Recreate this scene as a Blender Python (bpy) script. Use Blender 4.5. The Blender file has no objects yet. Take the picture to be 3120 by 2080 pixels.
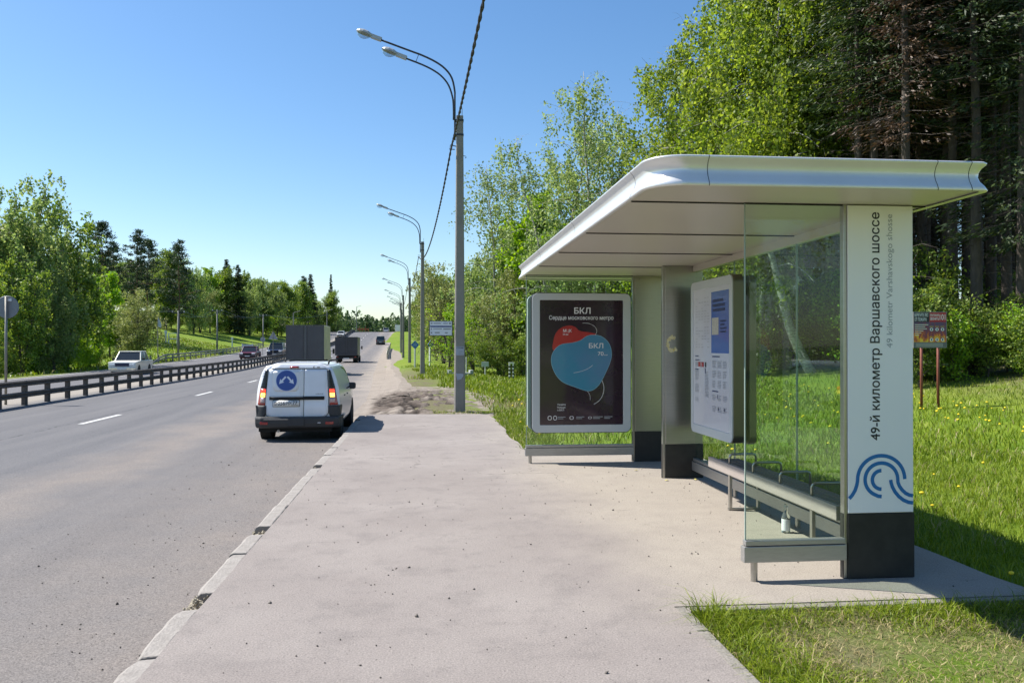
import bpy, bmesh, math, random
import numpy as np
from mathutils import Vector, Matrix, Euler
from mathutils.geometry import delaunay_2d_cdt

random.seed(7)
rng = np.random.default_rng(7)
S = bpy.context.scene
COL = S.collection
PI = math.pi

# ------------------------------------------------------------------ camera
EYE = 1.6
YAW, PITCH = math.radians(5.933), math.radians(0.335)
cam = bpy.data.cameras.new('camera')
cam.sensor_width = 36.0
cam.lens = 2550.0 / 3120.0 * 36.0
cam.clip_start, cam.clip_end = 0.05, 6000.0
camo = bpy.data.objects.new('camera', cam)
camo.location = (0, 0, EYE)
camo.rotation_euler = (PI / 2 + PITCH, 0, -YAW)
COL.objects.link(camo)
S.camera = camo

# ------------------------------------------------------------------ sky, sun, exposure
SUN_TO = Vector((-0.745, 0.28, 1.0)).normalized()
world = bpy.data.worlds.new('World')
S.world = world
world.use_nodes = True
wn = world.node_tree
sky = wn.nodes.new('ShaderNodeTexSky')
sky.sky_type = 'NISHITA'
sky.sun_disc = False
sky.sun_elevation = math.asin(SUN_TO.z)
sky.sun_rotation = math.atan2(SUN_TO.x, SUN_TO.y)
sky.altitude = 100
sky.air_density = 1.0
sky.dust_density = 0.6
sky.ozone_density = 2.2
bgn = wn.nodes['Background']
sat = wn.nodes.new('ShaderNodeHueSaturation')
sat.inputs['Saturation'].default_value = 1.22
wn.links.new(sky.outputs[0], sat.inputs['Color'])
wn.links.new(sat.outputs[0], bgn.inputs[0])
bgn.inputs[1].default_value = 0.1
sun = bpy.data.lights.new('sun', 'SUN')
sun.energy = 5.0
sun.angle = math.radians(0.53)
sun.color = (1.0, 0.955, 0.885)
suno = bpy.data.objects.new('sun', sun)
suno.rotation_euler = (-SUN_TO).to_track_quat('-Z', 'Y').to_euler()
suno.location = (-30, 20, 60)
COL.objects.link(suno)
S.view_settings.view_transform = 'Standard'
S.view_settings.look = 'None'
S.view_settings.exposure = 0.8
S.view_settings.gamma = 1.0
S.view_settings.use_curve_mapping = False
S.render.engine = 'CYCLES'
S.cycles.max_bounces = 7
S.cycles.diffuse_bounces = 4
S.cycles.glossy_bounces = 3
S.cycles.transmission_bounces = 5
S.cycles.transparent_max_bounces = 12
S.cycles.caustics_reflective = False
S.cycles.caustics_refractive = False
S.cycles.sample_clamp_indirect = 6.0
S.cycles.use_denoising = True

# ------------------------------------------------------------------ materials
MATS = {}


def lin(r, g, b):
    f = lambda c: (c / 255) / 12.92 if c / 255 <= 0.04045 else ((c / 255 + 0.055) / 1.055) ** 2.4
    return (f(r), f(g), f(b))


def mat(name, col, rough=0.6, metal=0.0, var=None, bump=None, spec=0.5, coat=0.0, emit=None, streak=None):
    """var=(scale, amount, colour2) blends to colour2 by noise; bump=(scale, strength)."""
    if name in MATS:
        return MATS[name]
    m = bpy.data.materials.new(name)
    m.use_nodes = True
    nt = m.node_tree
    b = nt.nodes['Principled BSDF']
    b.inputs['Base Color'].default_value = (*col, 1)
    b.inputs['Roughness'].default_value = rough
    b.inputs['Metallic'].default_value = metal
    b.inputs['Specular IOR Level'].default_value = spec
    if coat:
        b.inputs['Coat Weight'].default_value = coat
        b.inputs['Coat Roughness'].default_value = 0.06
    tc = None
    if var or bump or streak:
        tc = nt.nodes.new('ShaderNodeTexCoord')
    if var:
        n = nt.nodes.new('ShaderNodeTexNoise')
        n.inputs['Scale'].default_value = var[0]
        n.inputs['Detail'].default_value = 7
        n.inputs['Roughness'].default_value = 0.65
        vec = tc.outputs['Object']
        if streak:
            mp = nt.nodes.new('ShaderNodeMapping')
            mp.inputs['Scale'].default_value = streak
            nt.links.new(vec, mp.inputs[0])
            vec = mp.outputs[0]
        nt.links.new(vec, n.inputs['Vector'])
        r = nt.nodes.new('ShaderNodeMapRange')
        r.inputs[1].default_value, r.inputs[2].default_value = 0.35, 0.68
        r.inputs[3].default_value, r.inputs[4].default_value = 0.0, var[1]
        nt.links.new(n.outputs[0], r.inputs[0])
        mx = nt.nodes.new('ShaderNodeMix')
        mx.data_type = 'RGBA'
        mx.inputs[6].default_value = (*col, 1)
        mx.inputs[7].default_value = (*var[2], 1)
        nt.links.new(r.outputs[0], mx.inputs[0])
        nt.links.new(mx.outputs[2], b.inputs['Base Color'])
    if bump:
        n2 = nt.nodes.new('ShaderNodeTexNoise')
        n2.inputs['Scale'].default_value = bump[0]
        n2.inputs['Detail'].default_value = 6
        nt.links.new(tc.outputs['Object'], n2.inputs['Vector'])
        bp = nt.nodes.new('ShaderNodeBump')
        bp.inputs['Strength'].default_value = bump[1]
        bp.inputs['Distance'].default_value = 0.02
        nt.links.new(n2.outputs[0], bp.inputs['Height'])
        nt.links.new(bp.outputs[0], b.inputs['Normal'])
    if emit:
        b.inputs['Emission Color'].default_value = (*emit[0], 1)
        b.inputs['Emission Strength'].default_value = emit[1]
    MATS[name] = m
    return m


def glass_mat(name, tint, refl=1.0, dirt=0.0):
    """A thin pane: fresnel reflection over tinted see-through glass, with a film of dust."""
    m = bpy.data.materials.new(name)
    m.use_nodes = True
    nt = m.node_tree
    nt.nodes.clear()
    out = nt.nodes.new('ShaderNodeOutputMaterial')
    tr = nt.nodes.new('ShaderNodeBsdfTransparent')
    tr.inputs[0].default_value = (*tint, 1)
    gl = nt.nodes.new('ShaderNodeBsdfGlossy')
    gl.inputs['Roughness'].default_value = 0.02
    fr = nt.nodes.new('ShaderNodeFresnel')
    fr.inputs[0].default_value = 1.5
    ml = nt.nodes.new('ShaderNodeMath')
    ml.operation = 'MULTIPLY'
    ml.inputs[1].default_value = refl
    mix = nt.nodes.new('ShaderNodeMixShader')
    geo = nt.nodes.new('ShaderNodeNewGeometry')
    ft = nt.nodes.new('ShaderNodeMath')
    ft.operation = 'SUBTRACT'
    ft.inputs[0].default_value = 1.0
    nt.links.new(geo.outputs['Backfacing'], ft.inputs[1])
    fm = nt.nodes.new('ShaderNodeMath')
    fm.operation = 'MULTIPLY'
    nt.links.new(fr.outputs[0], fm.inputs[0])
    nt.links.new(ft.outputs[0], fm.inputs[1])
    nt.links.new(fm.outputs[0], ml.inputs[0])
    nt.links.new(ml.outputs[0], mix.inputs[0])
    nt.links.new(tr.outputs[0], mix.inputs[1])
    nt.links.new(gl.outputs[0], mix.inputs[2])
    last = mix
    if dirt:
        df = nt.nodes.new('ShaderNodeBsdfDiffuse')
        df.inputs[0].default_value = (0.5, 0.5, 0.44, 1)
        tc = nt.nodes.new('ShaderNodeTexCoord')
        nz = nt.nodes.new('ShaderNodeTexNoise')
        nz.inputs['Scale'].default_value = 3.0
        nz.inputs['Detail'].default_value = 8
        nt.links.new(tc.outputs['Object'], nz.inputs['Vector'])
        mr = nt.nodes.new('ShaderNodeMapRange')
        mr.inputs[1].default_value, mr.inputs[2].default_value = 0.4, 0.75
        mr.inputs[3].default_value, mr.inputs[4].default_value = dirt * 0.4, dirt * 1.6
        nt.links.new(nz.outputs[0], mr.inputs[0])
        mix2 = nt.nodes.new('ShaderNodeMixShader')
        nt.links.new(mr.outputs[0], mix2.inputs[0])
        nt.links.new(mix.outputs[0], mix2.inputs[1])
        nt.links.new(df.outputs[0], mix2.inputs[2])
        last = mix2
    nt.links.new(last.outputs[0], out.inputs[0])
    return m


def leaf_mat(name, cols, trans=0.35, rough=0.55):
    """Leaves: colour differs from leaf to leaf and tree to tree, light shines through."""
    m = bpy.data.materials.new(name)
    m.use_nodes = True
    nt = m.node_tree
    nt.nodes.clear()
    out = nt.nodes.new('ShaderNodeOutputMaterial')
    geo = nt.nodes.new('ShaderNodeNewGeometry')
    oi = nt.nodes.new('ShaderNodeObjectInfo')
    ramp = nt.nodes.new('ShaderNodeValToRGB')
    el = ramp.color_ramp.elements
    while len(el) < len(cols):
        el.new(0.5)
    for i, c in enumerate(cols):
        el[i].position = i / (len(cols) - 1)
        el[i].color = (*c, 1)
    nt.links.new(geo.outputs['Random Per Island'], ramp.inputs[0])
    hsv = nt.nodes.new('ShaderNodeHueSaturation')
    mr = nt.nodes.new('ShaderNodeMapRange')
    mr.inputs[3].default_value, mr.inputs[4].default_value = 0.82, 1.2
    nt.links.new(oi.outputs['Random'], mr.inputs[0])
    nt.links.new(mr.outputs[0], hsv.inputs['Value'])
    nt.links.new(ramp.outputs[0], hsv.inputs['Color'])
    pb = nt.nodes.new('ShaderNodeBsdfPrincipled')
    pb.inputs['Roughness'].default_value = rough
    pb.inputs['Specular IOR Level'].default_value = 0.35
    nt.links.new(hsv.outputs[0], pb.inputs['Base Color'])
    tl = nt.nodes.new('ShaderNodeBsdfTranslucent')
    br = nt.nodes.new('ShaderNodeHueSaturation')
    br.inputs['Value'].default_value = 1.7
    br.inputs['Saturation'].default_value = 1.1
    br.inputs['Hue'].default_value = 0.488
    nt.links.new(hsv.outputs[0], br.inputs['Color'])
    nt.links.new(br.outputs[0], tl.inputs[0])
    mx = nt.nodes.new('ShaderNodeMixShader')
    mx.inputs[0].default_value = trans
    nt.links.new(pb.outputs[0], mx.inputs[1])
    nt.links.new(tl.outputs[0], mx.inputs[2])
    nt.links.new(mx.outputs[0], out.inputs[0])
    return m


# ------------------------------------------------------------------ objects and labels
def tag(o, label=None, cat=None, group=None, kind=None):
    if label:
        o['label'] = label
    if cat:
        o['category'] = cat
    if group:
        o['group'] = group
    if kind:
        o['kind'] = kind
    return o


def thing(name, label, cat, loc=(0, 0, 0), rz=0.0, group=None):
    o = bpy.data.objects.new(name, None)
    o.empty_display_size = 0.2
    o.location = loc
    o.rotation_euler = (0, 0, rz)
    COL.objects.link(o)
    return tag(o, label, cat, group)


def link(name, me, m, parent=None, loc=None):
    o = bpy.data.objects.new(name, me)
    if m is not None and not me.materials:
        me.materials.append(m)
    if parent is not None:
        o.parent = parent
    if loc is not None:
        o.location = loc
    COL.objects.link(o)
    return o


def copy_tree(o, parent=None):
    c = o.copy()
    COL.objects.link(c)
    c.parent = parent
    for ch in o.children:
        copy_tree(ch, c)
    return c


class MB:
    """Collects shapes and links them as one mesh object."""

    def __init__(s):
        s.v, s.f = [], []

    def add(s, vs, fs):
        b = len(s.v)
        s.v += [tuple(p) for p in vs]
        s.f += [tuple(i + b for i in q) for q in fs]
        return s

    def box(s, x0, x1, y0, y1, z0, z1):
        return s.add([(x0, y0, z0), (x1, y0, z0), (x1, y1, z0), (x0, y1, z0), (x0, y0, z1), (x1, y0, z1), (x1, y1, z1), (x0, y1, z1)],
                     [(0, 3, 2, 1), (4, 5, 6, 7), (0, 1, 5, 4), (1, 2, 6, 5), (2, 3, 7, 6), (3, 0, 4, 7)])

    def rbox(s, c, size, rot=(0, 0, 0)):
        M = Matrix.Translation(c) @ Euler(rot).to_matrix().to_4x4()
        a, b, d = size[0] / 2, size[1] / 2, size[2] / 2
        t = MB().box(-a, a, -b, b, -d, d)
        return s.add([M @ Vector(p) for p in t.v], t.f)

    def tube(s, pts, r, n=8, caps=True):
        pts = [Vector(p) for p in pts]
        k = len(pts)
        rs = r if isinstance(r, (list, tuple)) else [r] * k
        b = len(s.v)
        up = Vector((0.13, 0.27, 1)).normalized()
        for i, p in enumerate(pts):
            t = (pts[min(i + 1, k - 1)] - pts[max(i - 1, 0)]).normalized()
            a = t.cross(up)
            if a.length < 1e-3:
                a = t.cross(Vector((1, 0, 0)))
            a.normalize()
            c = a.cross(t)
            for j in range(n):
                w = 2 * PI * j / n
                s.v.append(tuple(p + (a * math.cos(w) + c * math.sin(w)) * rs[i]))
        for i in range(k - 1):
            for j in range(n):
                q = (j + 1) % n
                s.f.append((b + i * n + j, b + i * n + q, b + (i + 1) * n + q, b + (i + 1) * n + j))
        if caps:
            s.f.append(tuple(b + j for j in reversed(range(n))))
            s.f.append(tuple(b + (k - 1) * n + j for j in range(n)))
        return s

    def lathe(s, prof, n=20, c=(0, 0, 0), axis='z'):
        b = len(s.v)
        for r, h in prof:
            for j in range(n):
                w = 2 * PI * j / n
                p = (r * math.cos(w), r * math.sin(w), h)
                if axis == 'x':
                    p = (p[2], p[0], p[1])
                elif axis == 'y':
                    p = (p[0], p[2], p[1])
                s.v.append((p[0] + c[0], p[1] + c[1], p[2] + c[2]))
        for i in range(len(prof) - 1):
            for j in range(n):
                q = (j + 1) % n
                s.f.append((b + i * n + j, b + i * n + q, b + (i + 1) * n + q, b + (i + 1) * n + j))
        s.f.append(tuple(b + j for j in reversed(range(n))))
        s.f.append(tuple(b + (len(prof) - 1) * n + j for j in range(n)))
        return s

    def prism(s, poly, d0, d1, plane='xz'):
        """poly in a plane, pushed from d0 to d1 along the third axis."""
        n = len(poly)
        mp = {'xz': lambda a, b, d: (a, d, b), 'xy': lambda a, b, d: (a, b, d), 'yz': lambda a, b, d: (d, a, b)}[plane]
        vs = [mp(a, b, d0) for a, b in poly] + [mp(a, b, d1) for a, b in poly]
        fs = [tuple(range(n)), tuple(reversed(range(n, 2 * n)))] + [(i, i + n, (i + 1) % n + n, (i + 1) % n) for i in range(n)]
        return s.add(vs, fs)

    def quads(s, vs):
        return s.add(vs, [tuple(range(len(vs)))])

    def mesh(s, name='m', smooth=False, fix=True):
        me = bpy.data.meshes.new(name)
        me.from_pydata(s.v, [], s.f)
        if fix:
            bm = bmesh.new()
            bm.from_mesh(me)
            bmesh.ops.recalc_face_normals(bm, faces=bm.faces)
            bm.to_mesh(me)
            bm.free()
        if smooth:
            me.polygons.foreach_set('use_smooth', [True] * len(me.polygons))
        me.update()
        return me

    def build(s, name, m, parent=None, smooth=False, bevel=0.0, loc=None, seg=2, world=False, fix=True):
        o = link(name, s.mesh(name, smooth, fix), m, parent, loc)
        if world and parent is not None and parent.parent is None and loc is None:
            o.location = -parent.location
        if name.startswith(('lettering', 'printed_', 'plate_marks', 'roof_lip_marks')):
            o['kind'] = 'stuff'
        if bevel:
            md = o.modifiers.new('bevel', 'BEVEL')
            md.width = bevel
            md.segments = seg
            md.limit_method = 'ANGLE'
            md.angle_limit = math.radians(35)
        return o


def rounded(x0, x1, z0, z1, r, n=6):
    out = []
    for cx, cz, a in ((x1 - r, z1 - r, 0), (x0 + r, z1 - r, 90), (x0 + r, z0 + r, 180), (x1 - r, z0 + r, 270)):
        for i in range(n + 1):
            w = math.radians(a + 90 * i / n)
            out.append((cx + r * math.cos(w), cz + r * math.sin(w)))
    return out


def ring_prism(mb, outer, inner, d0, d1, plane='xz'):
    n = len(outer)
    mp = {'xz': lambda a, b, d: (a, d, b), 'xy': lambda a, b, d: (a, b, d), 'yz': lambda a, b, d: (d, a, b)}[plane]
    vs = [mp(*p, d) for d in (d0, d1) for ring in (outer, inner) for p in ring]
    fs = []
    for i in range(n):
        j = (i + 1) % n
        fs += [(i, j, n + j, n + i), (2 * n + i, 3 * n + i, 3 * n + j, 2 * n + j), (i, 2 * n + i, 2 * n + j, j), (n + i, n + j, 3 * n + j, 3 * n + i)]
    return mb.add(vs, fs)


TEXT_CACHE = {}


def text_mesh(s, weight=0.0, res=4):
    """Lettering as a flat mesh in its xy plane, 1 unit high, starting at x=0."""
    if (s, weight) in TEXT_CACHE:
        return TEXT_CACHE[(s, weight)]
    c = bpy.data.curves.new('t', 'FONT')
    c.body = s
    c.resolution_u = res
    c.fill_mode = 'NONE'
    o = bpy.data.objects.new('t', c)
    COL.objects.link(o)
    ev = o.evaluated_get(bpy.context.evaluated_depsgraph_get())
    m = ev.to_mesh()
    n = len(m.vertices)
    co = np.array([v.co[:2] for v in m.vertices], float).reshape(n, 2)
    par = list(range(n))

    def fi(a):
        while par[a] != a:
            par[a] = par[par[a]]
            a = par[a]
        return a
    for e in m.edges:
        par[fi(e.vertices[0])] = fi(e.vertices[1])
    ev.to_mesh_clear()
    bpy.data.objects.remove(o)
    bpy.data.curves.remove(c)
    g = {}
    for i in range(n):
        g.setdefault(fi(i), []).append(i)
    loops = []
    for ix in g.values():
        P = co[ix]
        P = P[np.linalg.norm(P - np.roll(P, 1, 0), axis=1) > 1e-5]
        if len(P) >= 3:
            loops.append(P)

    def inside(pt, P):
        A, B = P, np.roll(P, -1, 0)
        k = (A[:, 1] > pt[1]) != (B[:, 1] > pt[1])
        with np.errstate(divide='ignore', invalid='ignore'):
            xx = A[:, 0] + (pt[1] - A[:, 1]) / (B[:, 1] - A[:, 1]) * (B[:, 0] - A[:, 0])
        return int((k & (xx > pt[0])).sum()) % 2
    V, E = [], []
    for li, P in enumerate(loops):
        depth = sum(inside(P[0], Q) for lj, Q in enumerate(loops) if lj != li)
        Q = np.roll(P, -1, 0)
        area = (P[:, 0] * Q[:, 1] - Q[:, 0] * P[:, 1]).sum()
        sg = (1 if area > 0 else -1) * (1 if depth % 2 == 0 else -1)
        t = Q - P
        t /= np.linalg.norm(t, axis=1)[:, None]
        nn = np.stack([t[:, 1], -t[:, 0]], 1)
        nv = nn + np.roll(nn, 1, 0)
        l = np.linalg.norm(nv, axis=1)[:, None]
        P = P + nv / np.maximum(l * l / 2, 0.7) * weight * sg
        if (area > 0) != (depth % 2 == 0):
            P = P[::-1]
        b = len(V)
        V += [Vector(p) for p in P]
        E += [(b + i, b + (i + 1) % len(P)) for i in range(len(P))]
    r = delaunay_2d_cdt(V, E, [], 0, 1e-7)
    W = np.array([v[:] for v in r[0]])
    F = np.array(r[2])
    A = np.array([V[a][:] for a, b in E])
    B = np.array([V[b][:] for a, b in E])
    C = W[F].mean(1)
    wd = np.zeros(len(C))
    for i in range(0, len(C), 400):
        q = C[i:i + 400, None, :]
        up = (A[:, 1] <= q[..., 1]) & (B[:, 1] > q[..., 1])
        dn = (A[:, 1] > q[..., 1]) & (B[:, 1] <= q[..., 1])
        cr = (B[:, 0] - A[:, 0]) * (q[..., 1] - A[:, 1]) - (q[..., 0] - A[:, 0]) * (B[:, 1] - A[:, 1])
        wd[i:i + 400] = (up & (cr > 0)).sum(1) - (dn & (cr < 0)).sum(1)
    F = F[wd != 0]
    W = W - np.array([W[np.unique(F)][:, 0].min(), 0])
    TEXT_CACHE[(s, weight)] = (W, F)
    return W, F


def lettering(s, org, right, up, length=None, height=None, weight=0.0, mb=None):
    """Flat letters laid on a surface: org = start of the baseline, right/up = directions."""
    W, F = text_mesh(s, weight)
    used = W[np.unique(F)]
    sx = length / used[:, 0].max() if length else height / 0.7
    sy = height / 0.7 if height else sx
    org, right, up = Vector(org), Vector(right), Vector(up)
    vs = [org + right * (x * sx) + up * (y * sy) for x, y in W]
    mb = mb or MB()
    mb.add(vs, [tuple(int(i) for i in f) for f in F])
    return mb


def ribbon(mb, pts, w, y, dz=0.0):
    """A flat stripe of width w along points in the xz plane, lying at depth y."""
    P = [Vector((a, b)) for a, b in pts]
    vs = []
    for i, p in enumerate(P):
        t = (P[min(i + 1, len(P) - 1)] - P[max(i - 1, 0)]).normalized()
        n = Vector((-t.y, t.x)) * w / 2
        vs += [(p.x + n.x, y, p.y + n.y), (p.x - n.x, y, p.y - n.y)]
    fs = [(2 * i, 2 * i + 1, 2 * i + 3, 2 * i + 2) for i in range(len(P) - 1)]
    return mb.add(vs, fs)


def curve_fn(tab):
    xs = np.array([t[0] for t in tab], float)
    ys = np.array([t[1] for t in tab], float)
    d = np.diff(ys) / np.diff(xs)
    m = np.concatenate([[d[0]], (d[:-1] + d[1:]) / 2, [d[-1]]])
    for i in range(len(d)):
        if d[i] == 0:
            m[i] = m[i + 1] = 0

    def fn(x):
        x = np.clip(np.asarray(x, float), xs[0], xs[-1])
        i = np.clip(np.searchsorted(xs, x) - 1, 0, len(d) - 1)
        h = xs[i + 1] - xs[i]
        t = (x - xs[i]) / h
        return ((2 * t**3 - 3 * t**2 + 1) * ys[i] + (t**3 - 2 * t**2 + t) * h * m[i] + (-2 * t**3 + 3 * t**2) * ys[i + 1] + (t**3 - t**2) * h * m[i + 1])
    return fn


def np_mesh(name, V, F, smooth=False):
    me = bpy.data.meshes.new(name)
    V = np.asarray(V, np.float32)
    F = np.asarray(F, np.int32)
    k = F.shape[1]
    me.vertices.add(len(V))
    me.vertices.foreach_set('co', V.ravel())
    me.loops.add(F.size)
    me.loops.foreach_set('vertex_index', F.ravel())
    me.polygons.add(len(F))
    me.polygons.foreach_set('loop_start', np.arange(0, F.size, k, dtype=np.int32))
    me.polygons.foreach_set('loop_total', np.full(len(F), k, np.int32))
    if smooth:
        me.polygons.foreach_set('use_smooth', np.ones(len(F), bool))
    me.update(calc_edges=True)
    return me


def vnoise(x, y, seed=0):
    """Smooth value noise for terrain and patchy growth, -1..1."""
    x = np.asarray(x, float)
    y = np.asarray(y, float)
    xi, yi = np.floor(x).astype(np.int64), np.floor(y).astype(np.int64)
    fx, fy = x - xi, y - yi
    fx, fy = fx * fx * (3 - 2 * fx), fy * fy * (3 - 2 * fy)

    def h(a, b):
        n = (a * 374761393 + b * 668265263 + seed * 974634777) & 0x7fffffff
        n = ((n ^ (n >> 13)) * 1274126177) & 0x7fffffff
        return ((n ^ (n >> 16)) & 0xffff) / 32767.5 - 1
    return (h(xi, yi) * (1 - fx) + h(xi + 1, yi) * fx) * (1 - fy) + (h(xi, yi + 1) * (1 - fx) + h(xi + 1, yi + 1) * fx) * fy

# ================================================================== the setting
c_fn = curve_fn([(-60, 0.0), (0, 0.0), (12, 0.0), (21, -0.1), (31, -0.45), (47, -1.1), (74, -2.3), (101, -3.55), (129, -4.6), (190, -6.3), (275, -7.7), (420, -10.5), (900, -20)])
z_fn = curve_fn([(-60, -0.18), (0, -0.18), (45, -0.18), (65, -0.12), (82, 0.02), (110, 0.3), (140, 0.85), (170, 1.55), (190, 2.15), (215, 3.4), (240, 4.95), (262, 6.0), (276, 6.2), (292, 5.8), (330, 3.6), (400, 0), (600, -5), (900, -8)])
w_fn = curve_fn([(-60, 1.0), (60, 1.0), (110, 1.06), (190, 1.18), (275, 1.28), (900, 1.3)])


def RX(y):
    """right edge of the carriageway (foot of the kerb)"""
    return -1.5 + c_fn(y)


def LATX(u, y):
    return RX(y) + u * w_fn(y)


def sstep(a, b, x):
    t = np.clip((np.asarray(x, float) - a) / (b - a), 0, 1)
    return t * t * (3 - 2 * t)


ROAD_LEFT = -20.3


def G(x, y):
    """height of the ground"""
    x = np.asarray(x, float)
    y = np.asarray(y, float)
    zr = z_fn(y)
    s = x - RX(y)
    # right-hand side
    near = 1 - sstep(26, 50, y)
    right = zr + 0.13 - 0.28 * sstep(5.3, 7.6, s) * near - 0.5 * sstep(3.2, 9, s) * (1 - near)
    right = right + 1.1 * sstep(13, 27, s) * near + 1.4 * sstep(10, 34, s) * (1 - near) + 0.05 * np.clip(s - 20, 0, 60)
    right = right + 0.62 * sstep(25, 37, y) * sstep(7.5, 13, s) * (1 - sstep(55, 80, y))
    # left-hand side
    t = LATX(ROAD_LEFT, y) - x
    rise = sstep(60, 135, y)
    left = zr - 0.05 - 0.45 * sstep(0.5, 5, t) * (1 - rise) + rise * np.clip(t - 2, 0, 34) * 0.19 + 0.02 * np.clip(t - 25, 0, 120) * (1 - rise)
    under = zr - 0.16
    g = np.where(s > 0, right, np.where(t > 0, left, under))
    bump = 0.05 * vnoise(x * 0.35, y * 0.35, 3) + 0.12 * vnoise(x * 0.06, y * 0.06, 5) * sstep(30, 60, np.hypot(x, y))
    far = sstep(330, 700, y)
    g = np.where((s > 0.3) | (t > 0.3), g + bump * np.clip(np.maximum(s, t) / 3, 0, 1), g)
    return g * (1 - far) + far * (6 + 0.012 * (y - 330))


def gz(x, y):
    return float(G(x, y))


# ---- ground sheet
def grid_axis(parts):
    out = []
    for a, b, st in parts:
        out += list(np.arange(a, b, st))
    return np.array(out + [parts[-1][1]], float)


gx = grid_axis([(-1500, -300, 100), (-300, -100, 12), (-100, -34, 4), (-34, -20, 1.0), (-20, -2, 3.0), (-2, 12, 0.4), (12, 40, 2), (40, 120, 8), (120, 1500, 120)])
gy = grid_axis([(-60, -4, 8), (-4, 22, 0.4), (22, 60, 1.5), (60, 300, 5), (300, 420, 20), (420, 2600, 120)])
XX, YY = np.meshgrid(gx, gy)
SSx = XX - RX(YY)
ZZ = G(XX, YY) - 0.16 * (SSx > 0) * (1 - sstep(0.9, 1.7, SSx)) * sstep(19.0, 20.0, YY) * (1 - sstep(145, 155, YY))
nx, ny = len(gx), len(gy)
ii = (np.arange(ny - 1)[:, None] * nx + np.arange(nx - 1)[None, :]).ravel()
ground_me = np_mesh('ground', np.stack([XX.ravel(), YY.ravel(), ZZ.ravel()], 1), np.stack([ii, ii + 1, ii + nx + 1, ii + nx], 1), True)

mg = bpy.data.materials.new('meadow_soil_and_grass')
mg.use_nodes = True
nt = mg.node_tree
pb = nt.nodes['Principled BSDF']
pb.inputs['Roughness'].default_value = 0.9
pb.inputs['Specular IOR Level'].default_value = 0.15


def noise_node(nt, vec, scale, detail=6, rough=0.6):
    n = nt.nodes.new('ShaderNodeTexNoise')
    n.inputs['Scale'].default_value = scale
    n.inputs['Detail'].default_value = detail
    n.inputs['Roughness'].default_value = rough
    nt.links.new(vec, n.inputs['Vector'])
    return n.outputs[0]


def maprange(nt, v, a, b, c=0.0, d=1.0):
    r = nt.nodes.new('ShaderNodeMapRange')
    for i, q in enumerate((a, b, c, d)):
        r.inputs[i + 1].default_value = q
    nt.links.new(v, r.inputs[0])
    return r.outputs[0]


def mixcol(nt, fac, a, b):
    m = nt.nodes.new('ShaderNodeMix')
    m.data_type = 'RGBA'
    if isinstance(fac, float):
        m.inputs[0].default_value = fac
    else:
        nt.links.new(fac, m.inputs[0])
    for k, c in ((6, a), (7, b)):
        if isinstance(c, tuple):
            m.inputs[k].default_value = (*c, 1)
        else:
            nt.links.new(c, m.inputs[k])
    return m.outputs[2]


def mathn(nt, op, a, b=None):
    m = nt.nodes.new('ShaderNodeMath')
    m.operation = op
    for k, v in ((0, a), (1, b)):
        if v is None:
            continue
        if isinstance(v, (int, float)):
            m.inputs[k].default_value = v
        else:
            nt.links.new(v, m.inputs[k])
    return m.outputs[0]


def bumpn(nt, h, strength, dist):
    b = nt.nodes.new('ShaderNodeBump')
    b.inputs['Strength'].default_value = strength
    b.inputs['Distance'].default_value = dist
    nt.links.new(h, b.inputs['Height'])
    return b.outputs[0]


tcn = nt.nodes.new('ShaderNodeTexCoord')
pos = tcn.outputs['Object']
n_big = noise_node(nt, pos, 0.09)
n_mid = noise_node(nt, pos, 0.9)
n_fine = noise_node(nt, pos, 14.0, 8, 0.7)
green = mixcol(nt, maprange(nt, n_mid, 0.35, 0.7), (0.105, 0.18, 0.012), (0.185, 0.25, 0.024))
green = mixcol(nt, maprange(nt, n_big, 0.45, 0.62, 0.0, 0.6), green, (0.20, 0.235, 0.035))
green = mixcol(nt, maprange(nt, n_fine, 0.48, 0.78, 0, 0.5), green, (0.04, 0.065, 0.008))
soil = mixcol(nt, maprange(nt, n_fine, 0.3, 0.7), (0.085, 0.072, 0.045), (0.19, 0.16, 0.105))
att = nt.nodes.new('ShaderNodeAttribute')
att.attribute_name = 'bare'
bare = mathn(nt, 'MULTIPLY', att.outputs['Fac'], maprange(nt, n_mid, 0.3, 0.5))
fin = mixcol(nt, bare, green, soil)
nt.links.new(fin, pb.inputs['Base Color'])
nt.links.new(bumpn(nt, n_fine, 0.8, 0.05), pb.inputs['Normal'])
# bare soil: the trodden patch by the platform, the worn verge past the lamp post, the forest floor
sx_, sy_ = XX.ravel(), YY.ravel()
ss_ = sx_ - RX(sy_)
bare_v = np.maximum.reduce([
    1.0 * np.exp(-(((sx_ - 2.6) / 0.8) ** 2 + ((sy_ - 4.15) / 0.35) ** 2)),
    0.75 * (sx_ > 1.5) * (sx_ < 6) * (sy_ < 5.0) * (sy_ > -2),
    0.9 * (ss_ > 0) * (sy_ > 18.5) * (1 - sstep(2.0, 4.0, ss_)) * (1 - sstep(44, 70, sy_)),
    0.9 * np.exp(-(((sx_ - 2.6) / 2.2) ** 2 + ((sy_ - 24.0) / 2.2) ** 2)),
    0.85 * sstep(17, 23, ss_) * (sy_ < 60),
    0.55 * (LATX(ROAD_LEFT, sy_) - sx_ > 0) * (LATX(ROAD_LEFT, sy_) - sx_ < 2.2)])
a = ground_me.attributes.new('bare', 'FLOAT', 'POINT')
a.data.foreach_set('value', bare_v.astype(np.float32))
ground = link('ground', ground_me, mg)
tag(ground, 'grassy ground with bare verges on both sides of the highway', kind='structure')

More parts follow.
